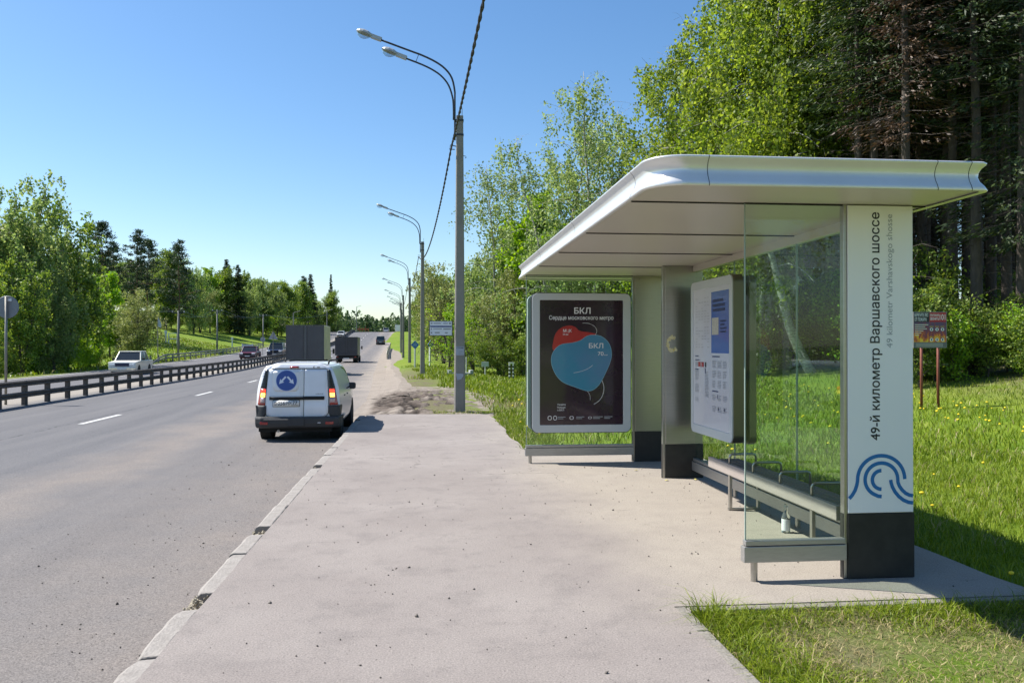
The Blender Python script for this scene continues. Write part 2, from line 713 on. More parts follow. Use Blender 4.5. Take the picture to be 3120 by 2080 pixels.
# ---- road sheet (both carriageways)
ry = grid_axis([(-60, 0, 5), (0, 60, 1.0), (60, 300, 3), (300, 700, 20)])
ru = np.array([0.0, -0.5, -1.2, -2.2, -3.4, -5, -6.3, -8, -9.7, -10.3, -10.9, -12.5, -15, -17.5, -19.3, -20.3])
RV, RU = [], []
for y in ry:
    for u in ru:
        z = float(z_fn(y)) + 0.0 - 0.012 * max(0, -u - 17.5)
        RV.append((float(LATX(u, y)), y, z))
        RU.append((u, y))
nr = len(ru)
ii = (np.arange(len(ry) - 1)[:, None] * nr + np.arange(nr - 1)[None, :]).ravel()
rf = np.stack([ii + 1, ii, ii + nr, ii + nr + 1], 1)
road_me = np_mesh('road', RV, rf, True)
uvl = road_me.uv_layers.new(name='lane')
uvl.data.foreach_set('uv', np.array(RU, np.float32)[rf.ravel()].ravel())
mr_ = bpy.data.materials.new('worn_asphalt_road')
mr_.use_nodes = True
nt = mr_.node_tree
pb = nt.nodes['Principled BSDF']
pb.inputs['Roughness'].default_value = 0.82
pb.inputs['Specular IOR Level'].default_value = 0.35
uvn = nt.nodes.new('ShaderNodeUVMap')
uvn.uv_map = 'lane'
sep = nt.nodes.new('ShaderNodeSeparateXYZ')
nt.links.new(uvn.outputs[0], sep.inputs[0])
U, Vv = sep.outputs[0], sep.outputs[1]
tcn = nt.nodes.new('ShaderNodeTexCoord')
pos = tcn.outputs['Object']
stretch = nt.nodes.new('ShaderNodeMapping')
stretch.inputs['Scale'].default_value = (1.1, 0.05, 1)
nt.links.new(uvn.outputs[0], stretch.inputs[0])
n_str = noise_node(nt, stretch.outputs[0], 1.6, 5)
n_grain = noise_node(nt, pos, 85, 4, 0.75)
n_med = noise_node(nt, pos, 2.2, 7, 0.65)
n_low = noise_node(nt, pos, 0.35, 5)
base = mixcol(nt, maprange(nt, n_str, 0.3, 0.7), (0.108, 0.106, 0.112), (0.152, 0.147, 0.149))
# dust washed to the right edge and lying between the wheel tracks
wob = mathn(nt, 'ADD', U, maprange(nt, n_low, 0.2, 0.8, -0.9, 0.9))
edge = maprange(nt, wob, -3.4, -0.2)
band = mathn(nt, 'SUBTRACT', 1.0, maprange(nt, mathn(nt, 'ABSOLUTE', mathn(nt, 'ADD', wob, 3.1)), 0.1, 1.2))
dust = mathn(nt, 'MAXIMUM', mathn(nt, 'MULTIPLY', edge, 0.75), mathn(nt, 'MULTIPLY', band, 0.8))
dust = mathn(nt, 'MULTIPLY', dust, maprange(nt, n_med, 0.25, 0.7, 0.55, 1.0))
base = mixcol(nt, dust, base, (0.245, 0.208, 0.178))
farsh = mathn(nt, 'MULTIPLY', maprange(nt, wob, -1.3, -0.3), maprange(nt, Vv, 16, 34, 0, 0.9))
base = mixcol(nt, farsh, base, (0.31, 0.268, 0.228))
med = mathn(nt, 'SUBTRACT', 1.0, maprange(nt, mathn(nt, 'ABSOLUTE', mathn(nt, 'ADD', U, 11.4)), 0.35, 1.1))
base = mixcol(nt, mathn(nt, 'MULTIPLY', med, 0.8), base, (0.34, 0.30, 0.245))
pit = maprange(nt, noise_node(nt, pos, 38, 3, 0.8), 0.60, 0.68, 0.0, 0.5)
grain = mathn(nt, 'SUBTRACT', maprange(nt, n_grain, 0.35, 0.62, 0.5, 1.22), pit)
hs = nt.nodes.new('ShaderNodeHueSaturation')
nt.links.new(grain, hs.inputs['Value'])
nt.links.new(base, hs.inputs['Color'])
# the joint crack that runs along the lanes
cr = mathn(nt, 'ABSOLUTE', mathn(nt, 'ADD', mathn(nt, 'ADD', U, 6.52), maprange(nt, noise_node(nt, pos, 1.3, 8, 0.8), 0.2, 0.8, -0.12, 0.12)))
crf = mathn(nt, 'LESS_THAN', cr, 0.018)
crf = mathn(nt, 'MULTIPLY', crf, maprange(nt, noise_node(nt, pos, 3.0, 3), 0.42, 0.5, 0, 0.85))
nt.links.new(mixcol(nt, crf, hs.outputs[0], (0.03, 0.03, 0.03)), pb.inputs['Base Color'])
nt.links.new(bumpn(nt, n_grain, 0.55, 0.012), pb.inputs['Normal'])
road = link('road', road_me, mr_)
tag(road, 'dusty asphalt dual carriageway rising to a crest', kind='structure')
m_paint = mat('worn_white_road_paint', (0.62, 0.62, 0.60), 0.7, var=(9, 0.75, (0.30, 0.29, 0.28)))


def strip(u0, u1, y0, y1, lift):
    mb = MB()
    ys = np.linspace(y0, y1, max(2, int((y1 - y0) / 6) + 2))
    for a, b in zip(ys[:-1], ys[1:]):
        mb.quads([(float(LATX(u0, a)), a, float(z_fn(a)) + lift), (float(LATX(u1, a)), a, float(z_fn(a)) + lift), (float(LATX(u1, b)), b, float(z_fn(b)) + lift), (float(LATX(u0, b)), b, float(z_fn(b)) + lift)])
    return mb


for k in range(22):
    y0 = 8.9 + 11.15 * k
    strip(-6.32, -6.18, y0, y0 + 2.7, 0.005 + 0.00006 * y0).build('lane_dash', m_paint, road, fix=False)
for k in range(10):
    y0 = 52.0 + 11.15 * k
    strip(-15.3, -15.17, y0, y0 + 2.7, 0.005 + 0.00006 * y0).build('lane_dash', m_paint, road, fix=False)
strip(-19.5, -19.38, 18, 260, 0.008).build('edge_line', m_paint, road, fix=False)

# ---- raised waiting platform
m_plat = bpy.data.materials.new('dusty_platform_asphalt')
m_plat.use_nodes = True
nt = m_plat.node_tree
pb = nt.nodes['Principled BSDF']
pb.inputs['Roughness'].default_value = 0.88
pb.inputs['Specular IOR Level'].default_value = 0.25
tcn = nt.nodes.new('ShaderNodeTexCoord')
pos = tcn.outputs['Object']
n1 = noise_node(nt, pos, 0.55, 6, 0.6)
n2 = noise_node(nt, pos, 2.6, 8, 0.7)
n3 = noise_node(nt, pos, 95, 4, 0.75)
mp = nt.nodes.new('ShaderNodeMapping')
mp.inputs['Scale'].default_value = (1.0, 5.0, 1)
nt.links.new(pos, mp.inputs[0])
n4 = noise_node(nt, mp.outputs[0], 0.9, 8, 0.75)
base = mixcol(nt, maprange(nt, n1, 0.3, 0.7), (0.235, 0.206, 0.190), (0.30, 0.268, 0.246))
base = mixcol(nt, maprange(nt, n2, 0.50, 0.74, 0, 0.75), base, (0.185, 0.165, 0.155))
sepp = nt.nodes.new('ShaderNodeSeparateXYZ')
nt.links.new(pos, sepp.inputs[0])
shl = mathn(nt, 'MULTIPLY', maprange(nt, mathn(nt, 'ADD', sepp.outputs[0], maprange(nt, n1, 0.2, 0.8, -0.6, 0.6)), 1.0, 1.9), maprange(nt, sepp.outputs[1], 4.3, 5.2))
base = mixcol(nt, mathn(nt, 'MULTIPLY', shl, 0.8), base, mixcol(nt, maprange(nt, n2, 0.3, 0.7), (0.36, 0.322, 0.268), (0.315, 0.278, 0.235)))
base = mixcol(nt, maprange(nt, n4, 0.60, 0.76, 0, 0.55), base, (0.15, 0.135, 0.128))
vor = nt.nodes.new('ShaderNodeTexVoronoi')
vor.feature = 'DISTANCE_TO_EDGE'
vor.inputs['Scale'].default_value = 0.55
wv = nt.nodes.new('ShaderNodeVectorMath')
wv.operation = 'ADD'
nzc = nt.nodes.new('ShaderNodeTexNoise')
nzc.inputs['Scale'].default_value = 1.7
nzc.inputs['Detail'].default_value = 8
nt.links.new(pos, nzc.inputs['Vector'])
nt.links.new(pos, wv.inputs[0])
nt.links.new(nzc.outputs['Color'], wv.inputs[1])
nt.links.new(wv.outputs[0], vor.inputs['Vector'])
ck = mathn(nt, 'MULTIPLY', mathn(nt, 'LESS_THAN', vor.outputs['Distance'], 0.0045), maprange(nt, n1, 0.52, 0.6, 0, 0.7))
ck = mathn(nt, 'MULTIPLY', ck, maprange(nt, sepp.outputs[1], 6, 11))
base = mixcol(nt, ck, base, (0.07, 0.062, 0.055))
hs = nt.nodes.new('ShaderNodeHueSaturation')
pit = maprange(nt, noise_node(nt, pos, 34, 3, 0.8), 0.62, 0.69, 0.0, 0.42)
nt.links.new(mathn(nt, 'SUBTRACT', maprange(nt, n3, 0.36, 0.62, 0.68, 1.14), pit), hs.inputs['Value'])
nt.links.new(base, hs.inputs['Color'])
nt.links.new(hs.outputs[0], pb.inputs['Base Color'])
hgt = mathn(nt, 'ADD', mathn(nt, 'MULTIPLY', n3, 0.25), n2)
nt.links.new(bumpn(nt, hgt, 0.5, 0.03), pb.inputs['Normal'])

outline = [(-1.37, -6)]
outline += [(-1.37 + float(c_fn(y)) * 0.6 + 0.012 * float(vnoise(y * 2.1, 0.3, 9)), y) for y in np.arange(-5, 19.3, 0.5)]
outline += [(x, 19.9 + 0.10 * float(vnoise(x * 1.9, 3.3, 2)) - 0.06 * x) for x in np.arange(-1.3, 1.5, 0.2)]
outline += [(1.52 + 0.05 * float(vnoise(y * 1.3, 7.7, 4)), y) for y in np.arange(19.6, 12.7, -0.4)]
outline += [(1.56, 12.6), (3.6, 12.55)]
outline += [(3.93 + 0.03 * float(vnoise(y, 1.7, 4)), y) for y in np.arange(12.3, 5.2, -0.4)]
outline += [(3.99, 5.034), (2.7, 5.034), (1.527, 5.034), (1.523, 3.6), (1.523, -6)]
mb = MB()
nO = len(outline)
mb.add([(x, y, 0.0) for x, y in outline] + [(x, y, -0.35) for x, y in outline], [tuple(range(nO))] + [(i, i + nO, (i + 1) % nO + nO, (i + 1) % nO) for i in range(nO)])
bm = bmesh.new()
me_p = mb.mesh('platform')
bm.from_mesh(me_p)
bmesh.ops.triangulate(bm, faces=[f for f in bm.faces if len(f.verts) > 4])
bm.to_mesh(me_p)
bm.free()
platform = link('pavement', me_p, m_plat)
tag(platform, 'raised dusty asphalt bus stop pavement with shelter apron', kind='structure')

# ---- kerb stones between road and pavement, and edging strips on the grass side
m_kerb = mat('kerb_concrete', (0.30, 0.275, 0.25), 0.85, var=(7, 0.9, (0.205, 0.185, 0.165)), bump=(45, 0.5))
m_edge = mat('edging_concrete', (0.245, 0.225, 0.20), 0.9, var=(9, 0.8, (0.17, 0.155, 0.13)), bump=(60, 0.5))
m_rubble = mat('crumbled_concrete', (0.36, 0.32, 0.24), 0.95, var=(30, 0.9, (0.22, 0.19, 0.14)), bump=(40, 1.0))
kerb = bpy.data.objects.new('kerb', None)
COL.objects.link(kerb)
tag(kerb, 'chipped concrete kerb stones along the pavement edge', kind='structure')


def chipped_stone(L, seed, chip0, chip1):
    """One kerb stone lying along y, top with worn edges; chip0/chip1 = broken amount at its ends."""
    r = random.Random(seed)
    W, H = 0.145, 0.34
    n = 9
    vs, fs = [], []
    for i in range(n):
        t = i / (n - 1)
        y = t * L
        jl, jr = r.uniform(-.006, .006), r.uniform(-.004, .004)
        drop = 0.0
        if chip0 and t < 0.16:
            drop = chip0 * (1 - t / 0.16) * r.uniform(.7, 1)
        if chip1 and t > 0.84:
            drop = chip1 * (t - 0.84) / 0.16 * r.uniform(.7, 1)
        top = r.uniform(-.003, .003)
        vs += [(-W / 2, y, -H), (-W / 2 + jl - 0.012, y, -0.06 - drop), (-W / 2 + 0.012 + jl, y, -0.012 - drop * 1.2 + top), (-W / 2 + 0.035, y, top - drop), (W / 2 - 0.012, y, top - drop * 0.7), (W / 2 + jr, y, -0.01 - drop * 0.6), (W / 2, y, -H)]
    for i in range(n - 1):
        for j in range(6):
            fs.append((i * 7 + j, i * 7 + j + 1, (i + 1) * 7 + j + 1, (i + 1) * 7 + j))
    fs += [tuple(range(7)), tuple((n - 1) * 7 + j for j in range(7))]
    return MB().add(vs, fs)


y = -0.6
stones = [(0.97, 0, 0), (1.0, 0, 0.0), (0.97, 0, 0), (0.95, 0.0, 0.02), (0.92, .05, .03), (0.88, 0.03, 0.10), (0.96, 0.02, 0.0), (0.8, 0, .07), (0.98, 0, 0), (0.97, .02, 0), (0.98, 0, 0), (0.8, 0.03, 0.05), (1.0, 0, 0), (0.98, 0, 0.02), (1, 0, 0), (0.98, .02, 0), (1, 0, 0), (1, 0, 0), (0.9, 0, .05), (1, 0, 0)]
gaps = {3: 0.26, 5: 0.24, 4: 0.03, 7: 0.17, 11: 0.14, 18: 0.12}
rub = MB()
for i, (L, c0, c1) in enumerate(stones):
    o = chipped_stone(L, i, c0, c1).build('kerb_stone', m_kerb, kerb, bevel=0.004, seg=1)
    yc = y + L / 2
    o.location = (-1.435 + float(c_fn(y)) * 0.6 + random.uniform(-.006, .006), y, 0.002 + random.uniform(-.008, .004))
    o.rotation_euler = (random.uniform(-.004, .004), random.uniform(-.01, .01), -(float(c_fn(y + L)) - float(c_fn(y))) * 0.6 / L * -1 + random.uniform(-.006, .006))
    y += L + 0.012
    g_ = gaps.get(i, 0)
    if g_:
        for k in range(int(420 * g_)):
            px, py = -1.435 + random.gauss(0, .06), y + random.uniform(-.06, g_ + .06)
            q = random.uniform(.006, .022)
            Rm = Euler((random.uniform(0, 3), random.uniform(0, 3), random.uniform(0, 3))).to_matrix()
            ov = [(1, 0, 0), (0, 1, 0), (-1, 0, 0), (0, -1, 0), (.2, .1, .8), (0, .2, -.7)]
            zz_ = -.10 + random.uniform(0, .07) if px > -1.5 else -.18
            rub.add([Rm @ (Vector(p) * q * random.uniform(.8, 1.2)) + Vector((px, py, zz_)) for p in ov], [(0, 1, 4), (1, 2, 4), (2, 3, 4), (3, 0, 4), (1, 0, 5), (2, 1, 5), (3, 2, 5), (0, 3, 5)])
        rub.rbox((-1.43, y + g_ / 2, -0.16), (0.2, g_ + .1, 0.13), (0.1, 0.12, 0.05))
    y += g_
o = rub.build('kerb_rubble', m_rubble)
tag(o, 'crumbled concrete rubble in the gaps between kerb stones', kind='stuff')
edging = bpy.data.objects.new('pavement_edging', None)
COL.objects.link(edging)
tag(edging, 'narrow concrete edging between pavement and foreground grass', kind='structure')
for a, b in ((-0.4, 0.594), (0.6, 1.594), (1.6, 2.56), (2.566, 3.6), (3.606, 4.6), (4.606, 5.028)):
    MB().box(1.5235, 1.60, a, b, -.3, random.uniform(-.006, -.001)).build('edging_stone', m_edge, edging, bevel=.008)
for a, b in ((1.604, 2.4), (2.406, 3.3), (3.306, 4.02)):
    MB().box(a, b, 4.955, 5.03, -.3, random.uniform(-.006, -.001)).build('edging_stone', m_edge, edging, bevel=.008)

# ---- rutted dirt past the end of the pavement
dx = np.arange(-1.9, 3.4, 0.06)
dy = np.arange(19.4, 38.0, 0.09)
DX, DY = np.meshgrid(dx, dy)
base_z = np.where(DX < RX(DY) + 0.2, z_fn(DY), G(DX, DY))
blend = sstep(-0.1, 1.1, DX - RX(DY))
base_z = z_fn(DY) * (1 - blend) + G(DX, DY) * blend
core = np.exp(-(((DX + 0.2) / 1.5) ** 2 + ((DY - 25.5) / 5.5) ** 2))
ang = DX * 0.35 + DY
rid1 = (1 - np.abs(vnoise(DX * 1.1, ang * 1.5, 15))) ** 5
rid2 = (1 - np.abs(vnoise(DX * 2.6, ang * 3.1, 16))) ** 4
rough = -0.2 * rid1 - 0.10 * rid2 + 0.05 * vnoise(DX * 4.5, ang * 5, 12) + 0.035 * vnoise(DX * 11, ang * 12, 13) + 0.04
fade = sstep(0, 0.5, DX - RX(DY)) * (1 - sstep(1.2, 2.6, DX - 0.4 * vnoise(DY * .5, 1.1, 8))) * sstep(0, 0.5, DY - 19.6) * (1 - sstep(30, 37, DY))
DZ = base_z + 0.012 + rough * (0.12 + 1.2 * core) * np.clip(fade * 1.4, 0, 1) - 0.07 * (1 - np.clip(fade * 3, 0, 1)) * (DX > RX(DY) + .3)
mudv = np.clip(core * 1.9 * np.clip(fade * 2, 0, 1) * (0.45 + 0.75 * rid2 + 0.5 * vnoise(DX * .9, DY * .7, 19)), 0, 1)
rutv = np.clip(core * 2.4 * fade * np.maximum(rid1, rid2 * .9) * 1.2, 0, 1)
nx, ny = len(dx), len(dy)
ii = (np.arange(ny - 1)[:, None] * nx + np.arange(nx - 1)[None, :]).ravel()
dirt_me = np_mesh('dirt', np.stack([DX.ravel(), DY.ravel(), DZ.ravel()], 1), np.stack([ii, ii + 1, ii + nx + 1, ii + nx], 1), True)
for nm_, vv_ in (('mud', mudv), ('rut', rutv)):
    at0 = dirt_me.attributes.new(nm_, 'FLOAT', 'POINT')
    at0.data.foreach_set('value', vv_.astype(np.float32).ravel())
m_dirt = bpy.data.materials.new('dust_and_mud')
m_dirt.use_nodes = True
nt = m_dirt.node_tree
pb = nt.nodes['Principled BSDF']
pb.inputs['Roughness'].default_value = 0.95
pb.inputs['Specular IOR Level'].default_value = 0.1
tcn = nt.nodes.new('ShaderNodeTexCoord')
pos = tcn.outputs['Object']
n1 = noise_node(nt, pos, 1.2, 8, 0.7)
n2 = noise_node(nt, pos, 18, 6, 0.7)
base = mixcol(nt, maprange(nt, n1, 0.35, 0.65), (0.325, 0.282, 0.24), (0.25, 0.215, 0.182))
am = nt.nodes.new('ShaderNodeAttribute')
am.attribute_name = 'mud'
ar = nt.nodes.new('ShaderNodeAttribute')
ar.attribute_name = 'rut'
base = mixcol(nt, am.outputs['Fac'], base, (0.145, 0.118, 0.10))
base = mixcol(nt, ar.outputs['Fac'], base, (0.055, 0.045, 0.038))
hs = nt.nodes.new('ShaderNodeHueSaturation')
nt.links.new(maprange(nt, n2, 0.3, 0.7, 0.75, 1.15), hs.inputs['Value'])
nt.links.new(base, hs.inputs['Color'])
nt.links.new(hs.outputs[0], pb.inputs['Base Color'])
nt.links.new(bumpn(nt, n2, 0.9, 0.03), pb.inputs['Normal'])
o = link('dirt_verge', dirt_me, m_dirt)
tag(o, 'rutted dry mud beyond the end of the pavement', kind='structure')
sh = MB()
ys = np.arange(28.5, 150, 2.5)
for a_, b_ in zip(ys[:-1], ys[1:]):
    q = []
    for yv, e in ((a_, 0), (b_, 0)):
        q.append([(float(RX(yv)) + d, yv, float(z_fn(yv)) + h) for d, h in ((-0.12 - .25 * float(sstep(31, 58, yv)), 0.004), (0.4, 0.05), (1.2 - .35 * float(sstep(38, 60, yv)) + 0.25 * float(vnoise(yv * .4, 2, 5)), 0.14), (2.4, 0.02))])
    for j in range(3):
        sh.quads([q[0][j], q[0][j + 1], q[1][j + 1], q[1][j]])
o = sh.build('gravel_shoulder', m_dirt, smooth=True)
tag(o, 'pale dusty gravel shoulder along the right lane', kind='structure')

# loose pebbles and chips on the pavement and road edge
pv, pf = [], []
oct_v = np.array([(1, 0, 0), (0, 1, 0), (-1, 0, 0), (0, -1, 0), (0, 0, .7), (0, 0, -.7)])
oct_f = np.array([(0, 1, 4), (1, 2, 4), (2, 3, 4), (3, 0, 4), (1, 0, 5), (2, 1, 5), (3, 2, 5), (0, 3, 5)])
for k in range(900):
    if k < 520:
        x, yv, z = rng.uniform(-1.3, 1.5), 2.2 + 12 * rng.random() ** 1.7, 0.0
        if rng.random() < .3:
            x, yv = rng.uniform(1.5, 3.7), rng.uniform(5.2, 11)
    else:
        x, yv, z = -1.55 - abs(rng.normal(0, 1.1)), 3 + 14 * rng.random() ** 1.5, -0.18
    q = rng.uniform(.003, .0085) * (1.6 if rng.random() < .08 else 1)
    R = Euler(rng.uniform(0, 3, 3)).to_matrix()
    P = (oct_v * q * rng.uniform(.7, 1.4, (6, 3))) @ np.array(R).T + (x, yv, z + q * .4)
    pf.append(oct_f + len(pv) * 6)
    pv.append(P)
o = link('pebbles', np_mesh('pebbles', np.concatenate(pv), np.concatenate(pf)), mat('pebble', (0.20, 0.175, 0.15), 0.9, var=(3, 1.0, (0.05, 0.045, 0.04))))
tag(o, 'loose pebbles and grit scattered over pavement and road edge', kind='stuff')

# ================================================================== the bus shelter
m_steel = mat('brushed_steel', (0.43, 0.415, 0.385), 0.28, 0.85, var=(5, 0.5, (0.35, 0.34, 0.315)), streak=(1, 1, 12))
m_frame = mat('steel_frame', (0.42, 0.415, 0.40), 0.42, 0.7, var=(6, 0.6, (0.32, 0.31, 0.30)), streak=(2, 2, 14))
m_fascia = mat('satin_aluminium_fascia', (0.80, 0.79, 0.78), 0.30, 0.45, var=(2.5, 0.35, (0.66, 0.65, 0.62)), bump=(3, 0.05))
m_ceil = mat('enamelled_ceiling_sheet', (0.58, 0.54, 0.48), 0.34, 0.0, var=(1.5, 0.4, (0.52, 0.485, 0.43)), spec=.5)
m_white = mat('white_cladding', (0.86, 0.87, 0.88), 0.32, 0.0, var=(1.2, 0.25, (0.80, 0.81, 0.82)))
m_plinth = mat('black_plinth', (0.012, 0.0115, 0.011), 0.55, var=(9, 0.7, (0.028, 0.026, 0.024)))
m_gap = mat('dark_gap', (0.015, 0.015, 0.015), 0.8)
m_glass = glass_mat('greenish_pane', (0.88, 0.95, 0.90), 1.15, 0.014)
m_gedge = mat('glass_edge', (0.28, 0.36, 0.32), 0.25, 0.1)
m_ink = mat('black_ink', (0.015, 0.016, 0.02), 0.5)
m_grey = mat('grey_ink', (0.36, 0.39, 0.42), 0.5)
m_blue = mat('blue_ink', (0.006, 0.15, 0.42), 0.45)
m_screw = mat('screw', (0.1, 0.1, 0.1), 0.4, 0.8)

CZ = 2.585
shelter = thing('bus_shelter', 'steel and glass bus shelter with pale flat roof on the pavement', 'bus shelter', (2.6, 8.5, 0))


def sp(mb, name, m, parent=None, **k):
    return mb.build(name, m, parent or shelter, world=parent is None, **k)


# roof: a rounded slab with a hollow-curved fascia
def roof_outline(off, n=8):
    x0, x1, y0, y1 = 1.34 - off, 3.51 + off, 4.88 - off, 12.14 + off
    out = []
    for cx, cy, a, r in ((x1 - .06, y1 - .06, 0, .06 + 0 * off), (x0 + .2, y1 - .2, 90, .2), (x0 + .23, y0 + .23, 180, .23), (x1 - .06, y0 + .06, 270, .06)):
        for i in range(n + 1):
            w = math.radians(a + 90 * i / n)
            out.append((cx + r * math.cos(w), cy + r * math.sin(w)))
    return out


prof = [(-0.03, 2.572), (0.0, 2.566), (0.006, 2.574), (-0.004, 2.60), (-0.024, 2.632), (-0.033, 2.662), (-0.030, 2.69), (-0.018, 2.716), (0.0, 2.735), (0.004, 2.745), (-0.004, 2.752), (-0.06, 2.756)]
rings = [roof_outline(o) for o, z in prof]
n = len(rings[0])
mb = MB()
mb.add([(x, y, z) for (o, z), rg in zip(prof, rings) for x, y in rg], [(i * n + j, i * n + (j + 1) % n, (i + 1) * n + (j + 1) % n, (i + 1) * n + j) for i in range(len(prof) - 1) for j in range(n)])
roof = sp(mb, 'fascia', m_fascia, smooth=True)
mb = MB()
rg = roof_outline(-0.05)
mb.add([(x, y, 2.754) for x, y in rg], [tuple(range(n))])
sp(mb, 'roof_sheet', m_steel)
# fascia joints: thin dark seams that follow its profile
for (cx, cy, ax) in ((1.70, 4.88, 'x'), (3.16, 4.88, 'x'), (3.385, 4.88, 'x'), (1.34, 5.37, 'y'), (1.34, 7.6, 'y'), (1.34, 9.9, 'y')):
    mb = MB()
    for (o0, z0), (o1, z1) in zip(prof[:-1], prof[1:]):
        if ax == 'x':
            mb.quads([(cx - .002, cy - o0 - .0012, z0), (cx + .002, cy - o0 - .0012, z0), (cx + .002, cy - o1 - .0012, z1), (cx - .002, cy - o1 - .0012, z1)])
        else:
            mb.quads([(cx - o0 - .0012, cy - .003, z0), (cx - o0 - .0012, cy + .003, z0), (cx - o1 - .0012, cy + .003, z1), (cx - o1 - .0012, cy - .003, z1)])
    sp(mb, 'seam', m_gap, roof, fix=False)
# ceiling panels with open joints
ys = [4.905, 5.53, 7.12, 8.62, 10.12, 11.62, 12.11]
for i, (a, b) in enumerate(zip(ys[:-1], ys[1:])):
    a, b = a + .006, b - .006
    P = [(3.49, a), (3.49, b)]
    P += [(1.375, b)] if i < 5 else [(1.375 + .19 - .19 * math.sin(math.radians(w)), b - .19 + .19 * math.cos(math.radians(w))) for w in range(0, 91, 15)]
    P += [(1.375, a)] if i > 0 else [(1.375 + .22 - .22 * math.cos(math.radians(w)), a + .22 - .22 * math.sin(math.radians(w))) for w in range(0, 91, 15)]
    sp(MB().prism(P, CZ - .004, CZ + .02, 'xy'), 'ceiling_panel', m_ceil)
    if i > 0:
        sp(MB().box(1.385, 3.485, a - .012, a, CZ - .013, CZ + .01), 'joint_strip', m_gap)
sp(MB().box(1.40, 3.48, 5.15, 11.9, CZ + .034, CZ + .06), 'ceiling_backing', m_gap)

# pillars
PX0, PX1 = 2.875, 3.378


def pillar(y, white, zb):
    root = sp(MB().box(PX0, PX1, y, y + .055, 0.003, CZ - .005), 'pillar', m_steel, bevel=.004)
    z0 = zb
    sw = .022 if white else .03
    sp(MB().box(PX0 + sw + .002, PX1 - .004, y - .012, y - .001, z0, CZ - (.012 if white else .03)), 'cladding_panel', m_white if white else m_steel, root, bevel=.004)
    sp(MB().box(PX0 + sw, PX1 + .002, y - .014, y - .001, 0.002, z0 - .004), 'plinth', m_plinth, root, bevel=.003)
    sp(MB().box(PX0 - .003, PX0 - .0005, y + .004, y + .051, 0.002, z0 - .004), 'plinth', m_plinth, root)
    if not white:
        for dx_ in (.09, .41):
            sp(MB().lathe([(.008, 0), (.008, .006)], 10, (PX0 + dx_, y - .012, CZ - .05), 'y'), 'screw', m_screw, root)
    return root


near_p = pillar(5.51, True, 0.452)
mid_p = pillar(9.94, False, 0.415)
far_p = pillar(11.42, False, 0.42)

# writing and emblem on the near pillar
fy = 5.51 - .0135
sp(lettering('49-й километр Варшавского шоссе', (3.128, fy, 0.952), (0, 0, 1), (-1, 0, 0), length=1.575, height=.0655, weight=.012), 'lettering', m_ink, near_p, fix=False)
sp(lettering('49 kilometr Varshavskogo shosse', (3.222, fy, 1.59), (0, 0, 1), (-1, 0, 0), length=.925, height=.043, weight=.002), 'lettering', m_grey, near_p, fix=False)
fpx = lambda px, py: (2.902 + (px - 130) / 1350 * .470, .452 + (1455 - py) * .000318)


def arc(cx, cy, rx, ry, a0, a1, n=26):
    return [(cx + rx * math.cos(math.radians(a0 + (a1 - a0) * i / n)), cy - ry * math.sin(math.radians(a0 + (a1 - a0) * i / n))) for i in range(n + 1)]


strokes = [
    [(140, 1138), (205, 1060), (262, 960), (297, 850), (310, 780)] + arc(807, 735, 493, 517, 180, 0),
    [(815, 1105), (740, 1095)] + arc(812, 735, 342, 357, 262, 180, 12)[2:] + arc(812, 735, 341, 357, 178, 4)[:] + [(1157, 800), (1185, 880), (1240, 965), (1320, 1045), (1400, 1085), (1474, 1097)],
    arc(812, 742, 190, 202, 90, 270),
    [(1005, 745), (1014, 810), (1040, 900), (1095, 1010), (1175, 1110), (1270, 1190), (1375, 1240), (1474, 1256)]]
for k, st in enumerate(strokes):
    mb = ribbon(MB(), [fpx(*p) for p in st], .0255, fy - .0002)
    sp(mb, 'emblem', m_blue, near_p, fix=False)


# end panels: glass over a steel beam, with a round foot
def end_panel(x0, x1, y, zb, foot):
    sp(MB().box(x0 + .012, x1, y, y + .010, zb + .145, CZ - .012), 'glass_pane', m_glass)
    sp(MB().box(x0 + .004, x0 + .0115, y - .001, y + .011, zb + .145, CZ - .012), 'glass_edge', m_gedge)
    sp(MB().box(x0, x1 + .005, y - .024, y + .034, zb + .113, zb + .148), 'glass_clamp', m_frame, bevel=.004)
    b = sp(MB().box(x0 - .012, x1 + .01, y - .03, y + .04, zb, zb + .108), 'beam', m_frame, bevel=.004)
    sp(MB().lathe([(.0235, 0.001), (.0235, zb)], 18, (x0 + foot, y + .005, 0)), 'foot', m_steel, smooth=False)
    sp(MB().box(x0 + .004, x1, y - .004, y + .014, CZ - .012, CZ - .003), 'glass_channel', m_gap)


end_panel(2.165, 2.872, 5.515, .133, .07)
end_panel(1.375, 2.872, 11.40, .10, .06)

# rear wall: three panes on a beam
gy_ = [5.575, 7.12, 8.62, 9.935]
for a, b in zip(gy_[:-1], gy_[1:]):
    sp(MB().box(3.275, 3.285, a + .006, b - .006, .235, CZ - .075), 'glass_pane', m_glass)
for a in gy_[1:-1]:
    sp(MB().box(3.272, 3.288, a - .004, a + .004, .235, CZ - .075), 'glass_edge', m_gedge)
sp(MB().box(3.235, 3.335, 5.57, 9.935, .095, .205), 'beam', m_frame, bevel=.005)
sp(MB().box(3.25, 3.31, 5.57, 9.935, .208, .24), 'glass_clamp', m_frame, bevel=.003)
sp(MB().box(3.255, 3.325, 5.57, 9.935, CZ - .078, CZ - .004), 'top_rail', m_ceil, bevel=.003)
for a in (7.12, 8.62):
    sp(MB().lathe([(.0235, 0.001), (.0235, .095)], 16, (3.285, a, 0)), 'foot', m_steel)

